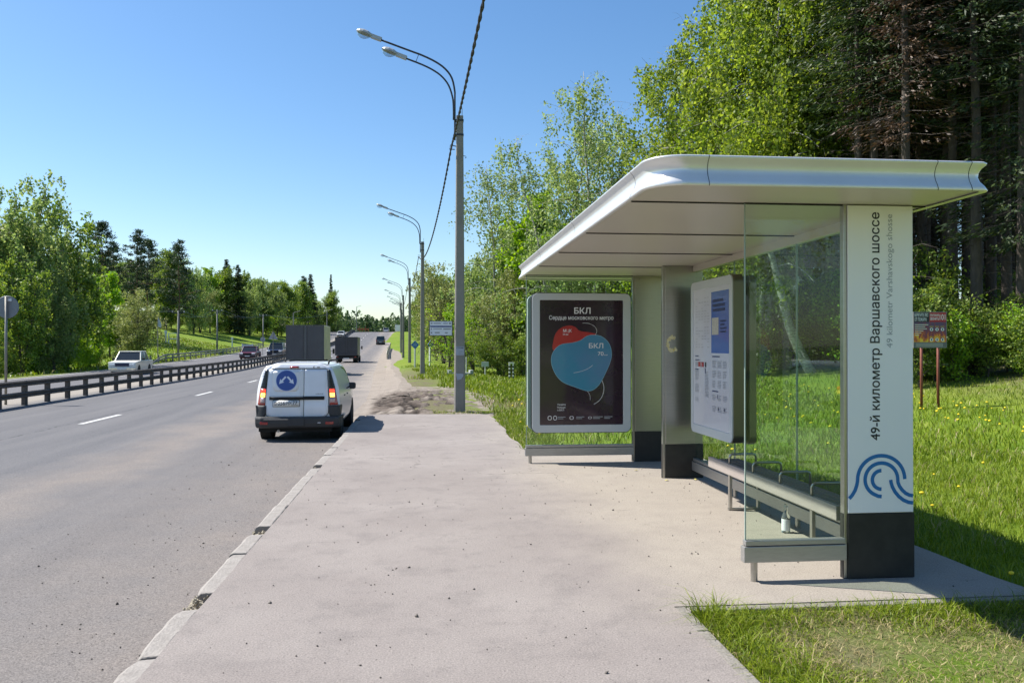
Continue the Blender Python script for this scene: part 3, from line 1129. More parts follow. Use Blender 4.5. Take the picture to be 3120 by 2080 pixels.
# ---- advertising case on the far panel
m_case = mat('case_white_enamel', (0.50, 0.54, 0.56), 0.28)
m_gasket = mat('case_gasket', (0.02, 0.022, 0.025), 0.5)
m_print = mat('poster_aubergine', (0.022, 0.013, 0.021), 0.16, var=(1.1, 0.9, (0.034, 0.013, 0.034)), coat=.6)
m_pwhite = mat('poster_white', (0.72, 0.72, 0.75), 0.4)
m_pred = mat('poster_red', (0.42, 0.028, 0.03), 0.25, var=(1.6, 0.6, (0.26, 0.02, 0.03)), coat=.4)
m_pteal = mat('poster_teal', (0.045, 0.235, 0.37), 0.22, var=(1.3, 0.95, (0.105, 0.21, 0.40)), coat=.5)
m_prim = mat('poster_pale_rim', (0.25, 0.5, 0.62), 0.3)
ax0, ax1, az0, az1 = 1.452, 2.818, .425, 2.325
case = sp(MB().prism(rounded(ax0 - .008, ax1 + .008, az0 - .008, az1 + .008, .085, 8), 11.312, 11.392), 'poster_case', m_gasket)
mb = ring_prism(MB(), rounded(ax0, ax1, az0, az1, .078, 8), rounded(1.556, 2.712, .528, 2.232, .012, 8), 11.298, 11.32)
sp(mb, 'case_frame', m_case, case, bevel=.004)
py_ = 11.309
sp(MB().box(1.552, 2.716, py_, py_ + .002, .524, 2.236), 'poster_print', m_print, case)
sp(MB().prism(rounded(ax0 - .05, ax1 - .02, az0 + .03, az1 - .02, .085, 8), 11.418, 11.50), 'rear_case', m_case, case, bevel=.004)
pp = lambda px, py: (1.556 + (px - 195) * 1.156 / 577, 2.232 - (py - 308) * 1.704 / 870)


def catmull(P, n=6, closed=True):
    out = []
    N = len(P)
    for i in range(N if closed else N - 1):
        g4 = [np.array(P[(i + k) % N] if closed else P[min(max(i + k, 0), N - 1)], float) for k in (-1, 0, 1, 2)]
        for j in range(n):
            t = j / n
            out.append(tuple(0.5 * (2 * g4[1] + (g4[2] - g4[0]) * t + (2 * g4[0] - 5 * g4[1] + 4 * g4[2] - g4[3]) * t * t + (3 * g4[1] - g4[0] - 3 * g4[2] + g4[3]) * t**3)))
    if not closed:
        out.append(tuple(P[-1]))
    return out


blue = catmull([(275, 735), (290, 668), (340, 620), (420, 606), (475, 590), (520, 560), (572, 552), (628, 566), (675, 615), (691, 685), (678, 750), (640, 835), (606, 895), (565, 932), (520, 940), (440, 914), (352, 876), (300, 815)])
red = catmull([(292, 662), (287, 600), (308, 534), (350, 497), (402, 485), (440, 496), (470, 522), (520, 530), (572, 540), (578, 556), (500, 640), (400, 680)])


def shape(poly, y, name, m):
    mb = MB()
    mb.add([(*(lambda q: (q[0], y, q[1]))(pp(*p)),) for p in poly], [tuple(range(len(poly)))])
    sp(mb, name, m, case, fix=False)


shape(red, py_ - .001, 'printed_shape', m_pred)
cxy = np.mean(blue, axis=0)
shape([tuple(cxy + (np.array(p) - cxy) * 1.012) for p in blue], py_ - .0016, 'printed_shape', m_prim)
shape(blue, py_ - .0022, 'printed_shape', m_pteal)
for st, w in (([(490, 468), (530, 470), (570, 488), (589, 520), (580, 550)], .004), ([(625, 868), (638, 915), (630, 970), (605, 1010), (568, 1036)], .006), ([(524, 944), (540, 970), (543, 1006)], .004), ([(428, 816), (480, 805), (530, 785), (560, 762)], .004)):
    sp(ribbon(MB(), [pp(*p) for p in catmull(st, 6, False)], w, py_ - .003), 'printed_line', m_pwhite, case, fix=False)


def ptext(s, px, py, lpx, hpx, wt=.01, y=py_ - .0034):
    x, z = pp(px, py)
    sp(lettering(s, (x, y, z), (1, 0, 0), (0, 0, 1), length=lpx * .002, height=hpx * .00196, weight=wt), 'lettering', m_pwhite, case, fix=False)


ptext('БКЛ', 432, 402, 114, 40, .02)
ptext('Сердце московского метро', 259, 444, 447, 27, .012)
ptext('МЦК', 356, 531, 58, 19, .016)
ptext('54 км', 354, 553, 36, 13, .008)
ptext('БКЛ', 534, 643, 100, 33, .012)
ptext('70', 596, 695, 40, 27, .006)
ptext('км', 641, 695, 22, 10, .006)
for i, s in enumerate(('Узнайте', 'больше', 'о БКЛ')):
    ptext(s, 315, 1042 + 19 * i, (58, 56, 46)[i], 12, .006)
for px, w, h in ((263, 28, 30), (300, 26, 32), (414, 28, 24), (541, 24, 16)):
    x, z = pp(px, 1129)
    mb = ring_prism(MB(), rounded(x - w * .001, x + w * .001, z - h * .001, z + h * .001, h * .0008, 4), rounded(x - w * .0007, x + w * .0007, z - h * .0007, z + h * .0007, h * .0005, 4), py_ - .003, py_ - .001)
    sp(mb, 'printed_mark', m_pwhite, case)
mb = MB()
for px0, px1 in ((318, 372), (446, 502), (562, 630), (640, 698)):
    for k, f in ((0, 1.0), (1, .72)):
        x, z = pp(px0, 1123 + 11 * k)
        mb.add([(x, py_ - .0026, z - .004), (x + (px1 - px0) * .002 * f, py_ - .0026, z - .004), (x + (px1 - px0) * .002 * f, py_ - .0026, z + .004), (x, py_ - .0026, z + .004)], [(0, 1, 2, 3)])
sp(mb, 'printed_small_print', m_grey, case, fix=False)

# ---- timetable case hung on the rear glass, faces the road
m_paper = mat('timetable_paper', (0.60, 0.61, 0.66), 0.22, coat=.5)
m_case2 = mat('timetable_case_side', (0.17, 0.155, 0.12), 0.3, 0.75)
tx = 3.125
ty0, ty1, tz0, tz1 = 8.28, 9.62, .60, 2.345
tcase = sp(MB().prism(rounded(ty0, ty1, tz0, tz1, .085, 8), tx + .012, tx + .125, 'yz'), 'timetable_case', m_case2, bevel=.006)
sp(ring_prism(MB(), rounded(ty0 + .004, ty1 - .004, tz0 + .004, tz1 - .004, .08, 8), rounded(ty0 + .085, ty1 - .085, tz0 + .1, tz1 - .1, .012, 8), tx - .002, tx + .014, 'yz'), 'case_frame', m_case, tcase, bevel=.004)
sp(MB().box(tx + .006, tx + .0115, ty0 + .08, ty1 - .08, tz0 + .09, tz1 - .09), 'timetable_sheet', m_paper, tcase)
sp(MB().prism(rounded(ty0 - .02, ty1 - .02, tz0 - .01, tz1 - .01, .085, 8), 3.30, 3.375, 'yz'), 'rear_case', m_case2, tcase, bevel=.006)
# print on it: coordinates from the sheet's upper left corner as seen (left = far end)
sheet = lambda a, b: (tx + .0052, ty1 - .09 - a * (ty1 - ty0 - .18), tz1 - .105 - b * (tz1 - tz0 - .21))


def patch(mb, a0, b0, a1, b1, lift=0.0):
    p = [sheet(a0, b0), sheet(a0, b1), sheet(a1, b1), sheet(a1, b0)]
    mb.add([(q[0] - lift, q[1], q[2]) for q in p], [(0, 1, 2, 3)])


m_tblue = mat('timetable_blue_panel', (0.05, 0.13, 0.42), 0.25, var=(1.6, 0.9, (0.12, 0.17, 0.40)), coat=.5)
m_tdark = mat('timetable_navy_ink', (0.012, 0.02, 0.09), 0.4)
m_tgrey = mat('timetable_grey_ink', (0.24, 0.245, 0.27), 0.4)
mb = MB()
patch(mb, .52, .03, .985, .465)
sp(mb, 'blue_panel', m_tblue, tcase, fix=False)
mb = MB()
for a, b, w, h in ((.56, .085, .28, .02), (.56, .118, .32, .02), (.56, .151, .33, .02), (.765, .235, .15, .012), (.765, .26, .11, .012), (.765, .285, .16, .012), (.765, .31, .15, .012)):
    patch(mb, a, b, a + w, b + h, .0012)
sp(mb, 'printed_headline', m_tdark, tcase, fix=False)
mb = MB()
patch(mb, .54, .215, .72, .335, .0012)
sp(mb, 'pasted_note', mat('pasted_note', (0.5, 0.49, 0.42), 0.6, var=(40, .8, (.3, .29, .24))), tcase, fix=False)
rr = random.Random(5)
mb = MB()
for b0 in (.06, .09, .115, .135, .155, .175, .195, .215, .235, .275, .30, .32, .34, .36, .38, .40, .42):
    for k in range(5):
        if rr.random() < .75:
            a = .07 + k * .085
            patch(mb, a, b0, a + rr.uniform(.03, .06), b0 + .005, .001)
for a0, b0, nrow in ((.05, .60, 7), (.05, .70, 6), (.34, .60, 18), (.55, .52, 5), (.69, .52, 5), (.83, .52, 5), (.55, .59, 5), (.69, .59, 5), (.83, .59, 5), (.55, .66, 5), (.69, .66, 5), (.83, .66, 5), (.55, .76, 4), (.69, .76, 4), (.83, .76, 4), (.55, .84, 4), (.69, .84, 4), (.83, .84, 4), (.05, .80, 3)):
    for k in range(nrow):
        patch(mb, a0, b0 + k * .0105, a0 + rr.uniform(.07, .115), b0 + k * .0105 + .0045, .001)
sp(mb, 'printed_small_print', m_tgrey, tcase, fix=False)
mb = MB()
for a, b, w, h in ((.05, .485, .1, .008), (.55, .485, .2, .008), (.05, .515, .13, .007), (.05, .585, .1, .008), (.55, .73, .16, .008), (.34, .575, .02, .04), (.68, .755, .012, .03), (.70, .845, .02, .02), (.86, .845, .02, .02)):
    patch(mb, a, b, a + w, b + h, .0014)
sp(mb, 'printed_heading', m_tdark, tcase, fix=False)
for a, cm in ((.05, m_grey), (.14, m_pred), (.235, m_pred), (.34, m_ink)):
    mb = MB()
    patch(mb, a, .532, a + (.075 if cm is not m_ink else .04), .568, .0012)
    sp(mb, 'ticket_picture', cm, tcase, fix=False)
# torn sticker on the middle pillar
mb = MB()
rs = random.Random(3)
ro, ri = [], []
for k in range(40):
    w = math.radians(60 + 255 * k / 39)
    r1, r0 = .098 + rs.uniform(-.014, .016), .06 + rs.uniform(-.016, .012)
    ro.append((3.0 + r1 * math.cos(w) * .8, 1.63 + r1 * math.sin(w)))
    ri.append((3.0 + r0 * math.cos(w) * .8, 1.63 + r0 * math.sin(w)))
yy = 9.94 - .0138
mb.add([(x, yy, z) for x, z in ro] + [(x, yy, z) for x, z in ri], [(i, i + 1, 41 + i, 40 + i) for i in range(39)])
sp(mb, 'sticker_remnant', mat('torn_sticker', (0.80, 0.78, 0.62), 0.7, var=(40, 0.9, (0.62, 0.50, 0.05))), mid_p, fix=False)

# ---- bench
m_bench = mat('bench_plank', (0.34, 0.295, 0.265), 0.6, var=(3, 0.7, (0.27, 0.235, 0.21)), streak=(8, .8, 8), bump=(30, .15))
m_slat = mat('bench_slat_dark', (0.13, 0.125, 0.12), 0.5, var=(3, .5, (.09, .085, .08)))
bench = thing('bench', 'long slatted bench with looped armrests inside the bus shelter', 'bench', (3.1, 7.1, 0))
B = lambda mb, name, m, **k: mb.build(name, m, bench, world=True, **k)
by0, by1 = 5.76, 8.50
B(MB().box(2.945, 2.985, by0, by1, .345, .452), 'front_plank', m_bench, bevel=.006)
for k in range(4):
    x = 2.992 + k * .062
    B(MB().box(x, x + .052, by0 + .02, by1 - .02, .405, .428), 'slat', m_slat, bevel=.004)
B(MB().box(3.236, 3.262, by0 + .02, by1 - .02, .36, .43), 'rear_rail', m_slat, bevel=.004)
for yv in (6.18, 6.76, 7.34, 7.93):
    pts = [(2.965, yv, .44), (2.965, yv, .52), (2.972, yv, .538), (2.99, yv, .546), (3.2, yv, .546), (3.222, yv, .538), (3.23, yv, .52), (3.23, yv, .42)]
    B(MB().tube(pts, .011, 8), 'armrest', m_steel, smooth=True)
for yv in (6.18, 7.93):
    B(MB().box(2.955, 2.985, yv - .02, yv + .02, .02, .40), 'leg', m_steel, bevel=.003)
    B(MB().box(2.95, 3.27, yv - .02, yv + .02, .003, .02), 'leg', m_steel, bevel=.003)
    B(MB().box(3.24, 3.27, yv - .02, yv + .02, .02, .36), 'leg', m_steel, bevel=.003)

# ---- bottle on the floor
bt = thing('bottle', 'clear glass bottle with white label under the bench', 'bottle', (3.09, 6.93, 0.001))
bt.scale = (1.08, 1.08, 1.2)
m_bot = bpy.data.materials.new('bottle_glass')
m_bot.use_nodes = True
pbn = m_bot.node_tree.nodes['Principled BSDF']
pbn.inputs['Base Color'].default_value = (.92, .96, .94, 1)
pbn.inputs['Roughness'].default_value = .03
pbn.inputs['Transmission Weight'].default_value = .92
pbn.inputs['IOR'].default_value = 1.3
MB().lathe([(.012, 0.002), (.03, 0.0), (.033, .004), (.033, .105), (.031, .118), (.022, .138), (.0145, .152), (.0135, .19), (.015, .192), (.015, .2), (.0125, .202)], 24).build('glass_body', m_bot, bt, smooth=True)
MB().lathe([(.0335, .015), (.0336, .018), (.0336, .095), (.0335, .098)], 24).build('paper_label', mat('bottle_label', (.75, .75, .76), .6), bt, smooth=True)

# ================================================================== vehicles
m_tyre = mat('tyre_rubber', (0.018, 0.018, 0.018), 0.85, bump=(40, .3))
m_rim = mat('wheel_steel', (0.30, 0.30, 0.31), 0.4, 0.6)
m_plast = mat('dark_bumper_plastic', (0.030, 0.031, 0.034), 0.62, var=(4, .6, (.05, .048, .045)))
m_vanw = mat('van_white_paint', (0.74, 0.76, 0.80), 0.28, coat=.5, var=(2.5, .3, (.60, .60, .58)))
m_under = mat('underbody', (0.015, 0.015, 0.015), 0.9)
m_dglass = mat('car_window', (0.018, 0.022, 0.024), 0.06, spec=.8)
m_redl = mat('tail_lamp_red', (0.30, 0.008, 0.008), 0.18, coat=.8)
m_redlit = mat('brake_lamp_lit', (0.55, 0.02, 0.015), 0.2, emit=((1.0, .05, .02), 1.6))
m_amber = mat('indicator_lit', (0.85, 0.45, 0.03), 0.2, emit=((1.0, .62, .10), 2.2))
m_clear = mat('reversing_lens', (0.45, 0.33, 0.33), 0.15, coat=.8)
m_chrome = mat('bright_trim', (0.7, 0.7, 0.7), 0.15, .9)
m_plate = mat('number_plate', (0.72, 0.72, 0.70), 0.4)
m_head = mat('headlamp_lens', (0.72, 0.75, 0.78), 0.08, coat=1.0)


def wheel(parent, x, y, r, w, name='wheel'):
    t = MB().lathe([(r * .62, -w / 2), (r * .93, -w / 2), (r, -w * .36), (r, w * .36), (r * .93, w / 2), (r * .62, w / 2)], 28, (x, y, r), 'x').build(name, m_tyre, parent, smooth=False)
    s = 1 if x > 0 else -1
    MB().lathe([(r * .08, s * (w / 2 - .05)), (r * .4, s * (w / 2 - .03)), (r * .56, s * (w / 2 - .045)), (r * .63, s * (w / 2 - .004)), (r * .60, s * (w / 2 - .08))], 20, (x, y, r), 'x').build('rim', m_rim, t, smooth=True)
    return t


van = thing('delivery_van', 'white delivery van with blue arrow disc on its rear door', 'van', (-2.38, 16.05, float(z_fn(16.5)) + .004), 0.0)
VZ = np.array([.26, .34, .50, .70, .88, 1.00, 1.15, 1.28, 1.38, 1.44, 1.468])
VW = np.array([.70, .745, .765, .77, .765, .748, .712, .668, .615, .52, .34])
vw = lambda z: float(np.interp(z, VZ, VW))


def rearS(x, z, lift=0.0):
    e = max(0.0, abs(x) - .56) / .21
    return max(0, z - .62) * .10 + max(0, z - 1.3) ** 2 * 2.2 + .10 * e * e - lift


def ring(y, top=1.0, ws=1.0, front=False):
    pts = []
    for z, w in list(zip(VZ, VW)):
        zz = z if z < .88 else .88 + (z - .88) * top
        pts.append((w * ws, y, zz))
    return pts + [(-p[0], p[1], p[2]) for p in reversed(pts)]


st = [[(x, rearS(x, z), z) for x, y, z in ring(0)]]
st += [ring(.16), ring(.5), ring(1.4), ring(2.0, .99), ring(2.35, .95), ring(2.75, .55, .99), ring(3.05, .16, .97), ring(3.5, .0, .94), ring(3.72, -.5, .86)]
N = len(st[0])
mb = MB()
mb.add([p for r in st for p in r], [(i * N + j, i * N + (j + 1) % N, (i + 1) * N + (j + 1) % N, (i + 1) * N + j) for i in range(len(st) - 1) for j in range(N)] + [tuple((len(st) - 1) * N + j for j in range(N))])
vbody = mb.build('body', m_vanw, van, smooth=True)


def rpatch(name, m, xl, xr, z0, z1, lift, parent, nz=12, nx_=6, thick=.012, smooth=True):
    """A panel that lies on the van's rear surface; xl/xr give its edges at height z."""
    mb = MB()
    vs, fs = [], []
    zs = np.linspace(z0, z1, nz)
    for L in (lift, lift - thick):
        for z in zs:
            a, b = xl(z), xr(z)
            for i in range(nx_):
                x = a + (b - a) * i / (nx_ - 1)
                vs.append((x, rearS(x, z, L), z))
    k = nz * nx_
    for i in range(nz - 1):
        for j in range(nx_ - 1):
            q = i * nx_ + j
            fs.append((q, q + 1, q + nx_ + 1, q + nx_))
    edge = [j for j in range(nx_)] + [i * nx_ + nx_ - 1 for i in range(1, nz)] + [(nz - 1) * nx_ + j for j in range(nx_ - 2, -1, -1)] + [i * nx_ for i in range(nz - 2, 0, -1)]
    for a, b in zip(edge, edge[1:] + edge[:1]):
        fs.append((a, a + k, b + k, b))
    mb.add(vs, fs)
    o = mb.build(name, m, parent, smooth=False)
    for p in o.data.polygons:
        p.use_smooth = len(set(v // k for v in p.vertices)) == 1
    return o


def corner(z, z0, r, inset):
    return inset * (1 - math.sqrt(max(0, 1 - ((z0 + r - z) / r) ** 2))) if z < z0 + r else 0.0


rpatch('rear_shell', m_vanw, lambda z: -vw(z), vw, .40, 1.46, .0, vbody, 22, 14, .005)
rpatch('door_seal', m_under, lambda z: -.598 + max(0, z - .8) * .105 + corner(z, .43, .13, .13), lambda z: .578 - max(0, z - .8) * .06 - corner(z, .43, .13, .13), .43, 1.352, .003, vbody, 24, 10, .004)
ld = rpatch('rear_door', m_vanw, lambda z: -.588 + max(0, z - .8) * .105 + corner(z, .44, .12, .12), lambda z: .109, .44, 1.345, .014, van, 24, 8)
rd = rpatch('rear_door', m_vanw, lambda z: .119, lambda z: .568 - max(0, z - .8) * .06 - corner(z, .44, .12, .12), .44, 1.345, .014, van, 24, 8)
rpatch('pressed_panel', m_vanw, lambda z: -.46 + corner(z, .95, .06, .06), lambda z: .02 - corner(z, .95, .06, .06), .93, 1.31, .019, ld, 12, 6, .006)
rpatch('roof_lip', m_vanw, lambda z: -.50 + (z - 1.36) * .9, lambda z: .52 - (z - 1.36) * .9, 1.36, 1.455, .02, vbody, 6, 8)
rpatch('brake_lamp', m_redl, lambda z: -.148, lambda z: .012, 1.368, 1.402, .03, vbody, 3, 4, .02)
# handle bar, plate, disc
o = rpatch('handle_bar', m_under, lambda z: -.515 + .0, lambda z: .495, .775, .838, .035, ld, 4, 6, .03)
rpatch('strip_trim', m_chrome, lambda z: -.50, lambda z: .10, .826, .832, .0375, ld, 2, 4, .003)
pl = rpatch('number_plate', m_under, lambda z: -.452, lambda z: .042, .645, .772, .026, ld, 3, 3, .014)
rpatch('plate_face', m_plate, lambda z: -.445, lambda z: .035, .652, .765, .0295, pl if False else ld, 2, 2, .003)


def vtext(s, x, z, length, h, m, parent, lift, wt=.012):
    mb = lettering(s, (x, 0, z), (1, 0, 0), (0, 0, 1), length=length, height=h, weight=wt)
    mb.v = [(a, rearS(a, c, lift), c) for a, b, c in mb.v]
    return mb.build('lettering', m, parent, fix=False)


vtext('В', -.418, .678, .042, .056, m_ink, ld, .0312, .012)
vtext('056', -.362, .678, .138, .075, m_ink, ld, .0312, .012)
vtext('РР', -.212, .678, .092, .056, m_ink, ld, .0312, .012)
vtext('77', -.086, .69, .085, .062, m_ink, ld, .0312, .012)
mb = MB()
for (x0, x1, z0, z1) in ((-.106, -.103, .66, .757), (-.10, .02, .668, .674)):
    mb.add([(x0, rearS(x0, z0, .0312), z0), (x1, rearS(x1, z0, .0312), z0), (x1, rearS(x1, z1, .0312), z1), (x0, rearS(x0, z1, .0312), z1)], [(0, 1, 2, 3)])
mb.build('plate_marks', m_ink, ld, fix=False)
vtext('LARGUS', .335, .875, .135, .018, m_ink, rd, .0152, .006)
cres = [(.30 + .019 * math.cos(math.radians(a)), 1.385 + .019 * math.sin(math.radians(a))) for a in range(60, 301, 20)] + [(.309 + .013 * math.cos(math.radians(a)), 1.385 + .015 * math.sin(math.radians(a))) for a in range(290, 69, -20)]
mb = MB()
mb.add([(x, rearS(x, z, .0315), z) for x, z in cres], [tuple(range(len(cres)))])
for x0, x1 in ((.35, .405),):
    mb.add([(x0, rearS(x0, 1.375, .0315), 1.375), (x1, rearS(x1, 1.375, .0315), 1.375), (x1, rearS(x1, 1.39, .0315), 1.39), (x0, rearS(x0, 1.39, .0315), 1.39)], [(0, 1, 2, 3)])
mb.build('roof_lip_marks', m_ink, vbody, fix=False)


def disc(r, lift, m, name):
    mb = MB()
    ring_ = [(-.206 + r * math.cos(2 * PI * k / 48), 1.134 + r * math.sin(2 * PI * k / 48)) for k in range(48)]
    mb.add([(x, rearS(x, z, lift), z) for x, z in ring_], [tuple(range(48))])
    mb.build(name, m, ld, fix=False)


disc(.196, .0262, mat('sign_pale_rim', (.42, .52, .75), .4), 'sticker_rim')
disc(.188, .0272, mat('sign_blue', (.028, .075, .30), .35, var=(3, .3, (.04, .09, .34))), 'blue_disc')
for s in (-1, 1):
    d = Vector((s * .66, -.75)).normalized()
    n_ = Vector((-d.y, d.x))
    p0 = Vector((-.206 + s * .016, 1.207))
    sh_, hd, ln = .0165, .05, .105
    A = [p0 + n_ * sh_, p0 + n_ * sh_ + d * ln, p0 + n_ * hd + d * (ln - .012), p0 + d * (ln + .075), p0 - n_ * hd + d * (ln - .012), p0 - n_ * sh_ + d * ln, p0 - n_ * sh_]
    mb = MB()
    mb.add([(q.x, rearS(q.x, q.y, .0282), q.y) for q in A], [(0, 1, 5, 6), (1, 2, 3), (1, 3, 5), (3, 4, 5)])
    mb.build('white_arrow', mat('sign_white', (.70, .74, .82), .4), ld, fix=False)
# tail lamps and the black strips above them
for s in (-1, 1):
    lim = lambda a, b: ((lambda z: a(z)) if s > 0 else (lambda z: -b(z)), (lambda z: b(z)) if s > 0 else (lambda z: -a(z)))
    i_ = lambda z: .590 - max(0, z - .8) * .075
    o_ = lambda z: min(vw(z) - .012, .745 - max(0, z - .68) * .17)
    xl, xr = lim(i_, o_)
    lamp = rpatch('tail_lamp', m_redl, xl, xr, .675, .985, .016, van, 10, 5)
    xl2, xr2 = lim(lambda z: i_(z) + .002, lambda z: o_(z) - max(0, z - .98) * .10)
    rpatch('corner_strip', mat('gloss_black', (.012, .012, .014), .25), xl2, xr2, .99, 1.335, .013, vbody, 12, 4)
    a_, b_ = lim(lambda z: i_(z) + .012, lambda z: i_(z) + .095)
    rpatch('stop_light', m_redlit, a_, b_, .91, .972, .020, lamp, 4, 4, .004)
    rpatch('indicator', m_amber, a_, b_, .825, .90, .020, lamp, 4, 4, .004)
    rpatch('reversing_light', m_clear, a_, b_, .72, .812, .020, lamp, 4, 4, .004)
    # plastic corner below the lamp, running to the wheel arch
    xl3, xr3 = lim(lambda z: .575 + (0 if z > .52 else (.52 - z) * .5), lambda z: vw(z) + .012)
    rpatch('corner_guard', m_plast, xl3, xr3, .43, .668, .02, van, 8, 5, .02)
    mb = MB()
    P = [(.06, .26), (.34, .26), (.355, .40), (.40, .52), (.50, .62), (.44, .655), (.30, .665), (.06, .668)]
    for z in (.0,):
        pts = [(s * (vw(c) + .012), b, c) for b, c in P] + [(s * (vw(c) - .03), b, c) for b, c in P]
        k = len(P)
        mb.add(pts, [tuple(range(k)), tuple(range(k, 2 * k))] + [(i, (i + 1) % k, (i + 1) % k + k, i + k) for i in range(k)])
    mb.build('arch_guard', m_plast, van, smooth=False)
    # arch openings as dark recess discs and wheels
    for yw in (.66, 3.02):
        MB().lathe([(.02, s * .55), (.335, s * .55), (.335, s * (vw(.4) + .004)), (.30, s * (vw(.4) + .0045))], 28, (0, yw, .30), 'x').build('wheel_arch', m_under, vbody)
        wheel(van, s * .665, yw, .288, .175)
    MB().tube([(s * .53, .35, 1.43), (s * .535, .42, 1.49), (s * .54, .6, 1.505), (s * .54, 1.7, 1.50), (s * .535, 1.9, 1.485), (s * .53, 1.98, 1.43)], .017, 8).build('roof_rail', m_under, van, smooth=True)
    mr2 = MB().prism(rounded(s * .80 - .085, s * .80 + .085, .86, 1.0, .04, 5), 2.30, 2.42).build('wing_mirror', m_plast, van, bevel=.02)
    MB().tube([(s * .70, 2.38, .90), (s * .76, 2.36, .91)], .02, 6).build('mirror_arm', m_plast, mr2)
    mb = MB()
    P = [(1.55, .90), (2.42, .90), (2.36, 1.06), (2.2, 1.26), (2.1, 1.33), (1.60, 1.36)]
    mb.add([(s * (vw(c) + .004), b, c) for b, c in P], [tuple(range(len(P)))])
    mb.build('door_window', m_dglass, vbody, fix=False)
    MB().box(s * .772 - .008, s * .772 + .008, 1.0, 1.14, .79, .812).build('door_handle', m_plast, vbody, bevel=.004)
    MB().box(s * .772 - .008, s * .772 + .008, 1.6, 1.74, .79, .812).build('door_handle', m_plast, vbody, bevel=.004)
    MB().prism([(-.02, .15), (.02, .15), (.02, .33), (-.02, .33)], s * .67 - .1, s * .67 + .1, 'yz').build('mud_flap', m_under, van).location = (0, .33, 0)
# bumper
mb = MB()
pz = [(.25, -.03), (.28, .0), (.34, .012), (.42, .012), (.455, .0), (.462, -.04)]
vs, fs = [], []
cols = [(-.80, .34), (-.795, .12), (-.76, -.02), (-.66, -.075), (-.40, -.10), (0, -.11), (.40, -.10), (.66, -.075), (.76, -.02), (.795, .12), (.80, .34)]
for z, o in pz:
    for x, yv in cols:
        f = 1 + o
        vs.append((x * (1 + o * .6), yv - o + .0, z))
k = len(cols)
for i in range(len(pz) - 1):
    for j in range(k - 1):
        fs.append((i * k + j, i * k + j + 1, (i + 1) * k + j + 1, (i + 1) * k + j))
fs += [tuple(range(k)), tuple((len(pz) - 1) * k + j for j in range(k))]
bum = mb.add(vs, fs).build('rear_bumper', m_plast, van, smooth=False, bevel=.01)
MB().box(-.60, -.12, -.118, -.10, .415, .423).build('bumper_trim', m_chrome, bum)
MB().box(-.16, .14, -.135, -.09, .29, .44).build('tow_cover', m_plast, bum, bevel=.012)
MB().box(.385, .44, -.123, -.10, .345, .358).build('bumper_badge', m_pwhite, bum)
for s in (-1, 1):
    MB().rbox((s * .60, -.098, .345), (.15, .014, .05), (0, 0, s * .10)).build('reflector', m_redl, bum, bevel=.008)
MB().box(-.62, .62, .05, 3.5, .17, .30).build('underbody', m_under, van)
MB().tube([(-.35, .1, .2), (-.35, -.02, .19)], .025, 10).build('exhaust_pipe', m_frame, van)


# ---- box trucks seen from behind
m_trk_bar = mat('truck_hardware', (.10, .098, .10), .55, .3)
def box_truck(label, loc, W, Hbox, L, m_rear, m_side, full):
    t = thing('box_truck', label, 'truck', loc)
    zb = .95 if full else .72
    w2 = W / 2
    box = MB().box(-w2, w2, .02, L, zb, Hbox).build('cargo_box', m_side, t, bevel=.02)
    for s in (-1, 1):
        d = MB().box(min(s * .01, s * (w2 - .05)), max(s * .01, s * (w2 - .05)), 0, .022, zb + .06, Hbox - .06).build('rear_door', m_rear, t, bevel=.004)
        MB().tube([(s * .12, -.015, zb + .08), (s * .12, -.015, Hbox - .08)], .014, 6).build('locking_bar', m_trk_bar, d)
        for q in (.2, .5, .8):
            zz = zb + (Hbox - zb) * q
            MB().box(s * (w2 - .13) - .05, s * (w2 - .13) + .05, -.012, .0, zz - .03, zz + .03).build('hinge', m_trk_bar, d)
        MB().box(s * (w2 - .025) - .025, s * (w2 - .025) + .025, -.012, .03, zb, Hbox).build('corner_post', m_trk_bar, box)
        lamp = MB().box(s * (w2 - .22) - .11, s * (w2 - .22) + .11, .05, .09, zb - .22, zb - .12).build('tail_lamp', m_redl, t, bevel=.01)
        r = .40 if full else .33
        for dx_ in (0, .25):
            wheel(t, s * (w2 - .14 - dx_), .95, r, .21)
        wheel(t, s * (w2 - .16), L + 1.35, r, .2)
        mi = MB().box(s * (w2 + .11) - .07, s * (w2 + .11) + .07, L + .9, L + .96, 1.28, 1.62).build('wing_mirror', m_plast, t, bevel=.03)
        MB().tube([(s * (w2 - .12), L + .95, 1.45), (s * (w2 + .08), L + .93, 1.45)], .015, 6).build('mirror_arm', m_plast, mi)
        MB().box(s * (w2 - .18) - .14, s * (w2 - .18) + .14, .48, .5, .12, zb - .2).build('mud_flap', m_under, t)
    MB().box(-w2, w2, -.01, .03, Hbox - .05, Hbox + .012).build('top_rail', m_trk_bar, box)
    MB().box(-w2, w2, -.01, .03, zb - .02, zb + .05).build('sill_rail', m_trk_bar, box)
    MB().box(-w2 + .2, w2 - .2, .06, L + 2.0, zb - .25, zb - .03).build('chassis', m_under, t)
    MB().box(-w2 + .1, w2 - .1, .02, .10, zb - .36, zb - .26).build('under_run_bar', m_plast, t)
    MB().box(-.26, .26, .008, .018, zb - .35, zb - .25).build('number_plate', m_plate, t)
    cab = MB().prism([(L + .12, .45), (L + 2.1, .45), (L + 2.1, .95), (L + 1.65, 1.2), (L + 1.25, 1.95), (L + .2, 2.0)], -w2 + .14, w2 - .14, 'yz').build('cab', m_side, t, bevel=.05)
    MB().prism([(L + .9, 1.25), (L + 1.5, 1.25), (L + 1.15, 1.85), (L + .9, 1.85)], -w2 + .137, w2 - .137, 'yz').build('cab_window', m_dglass, cab)
    return t


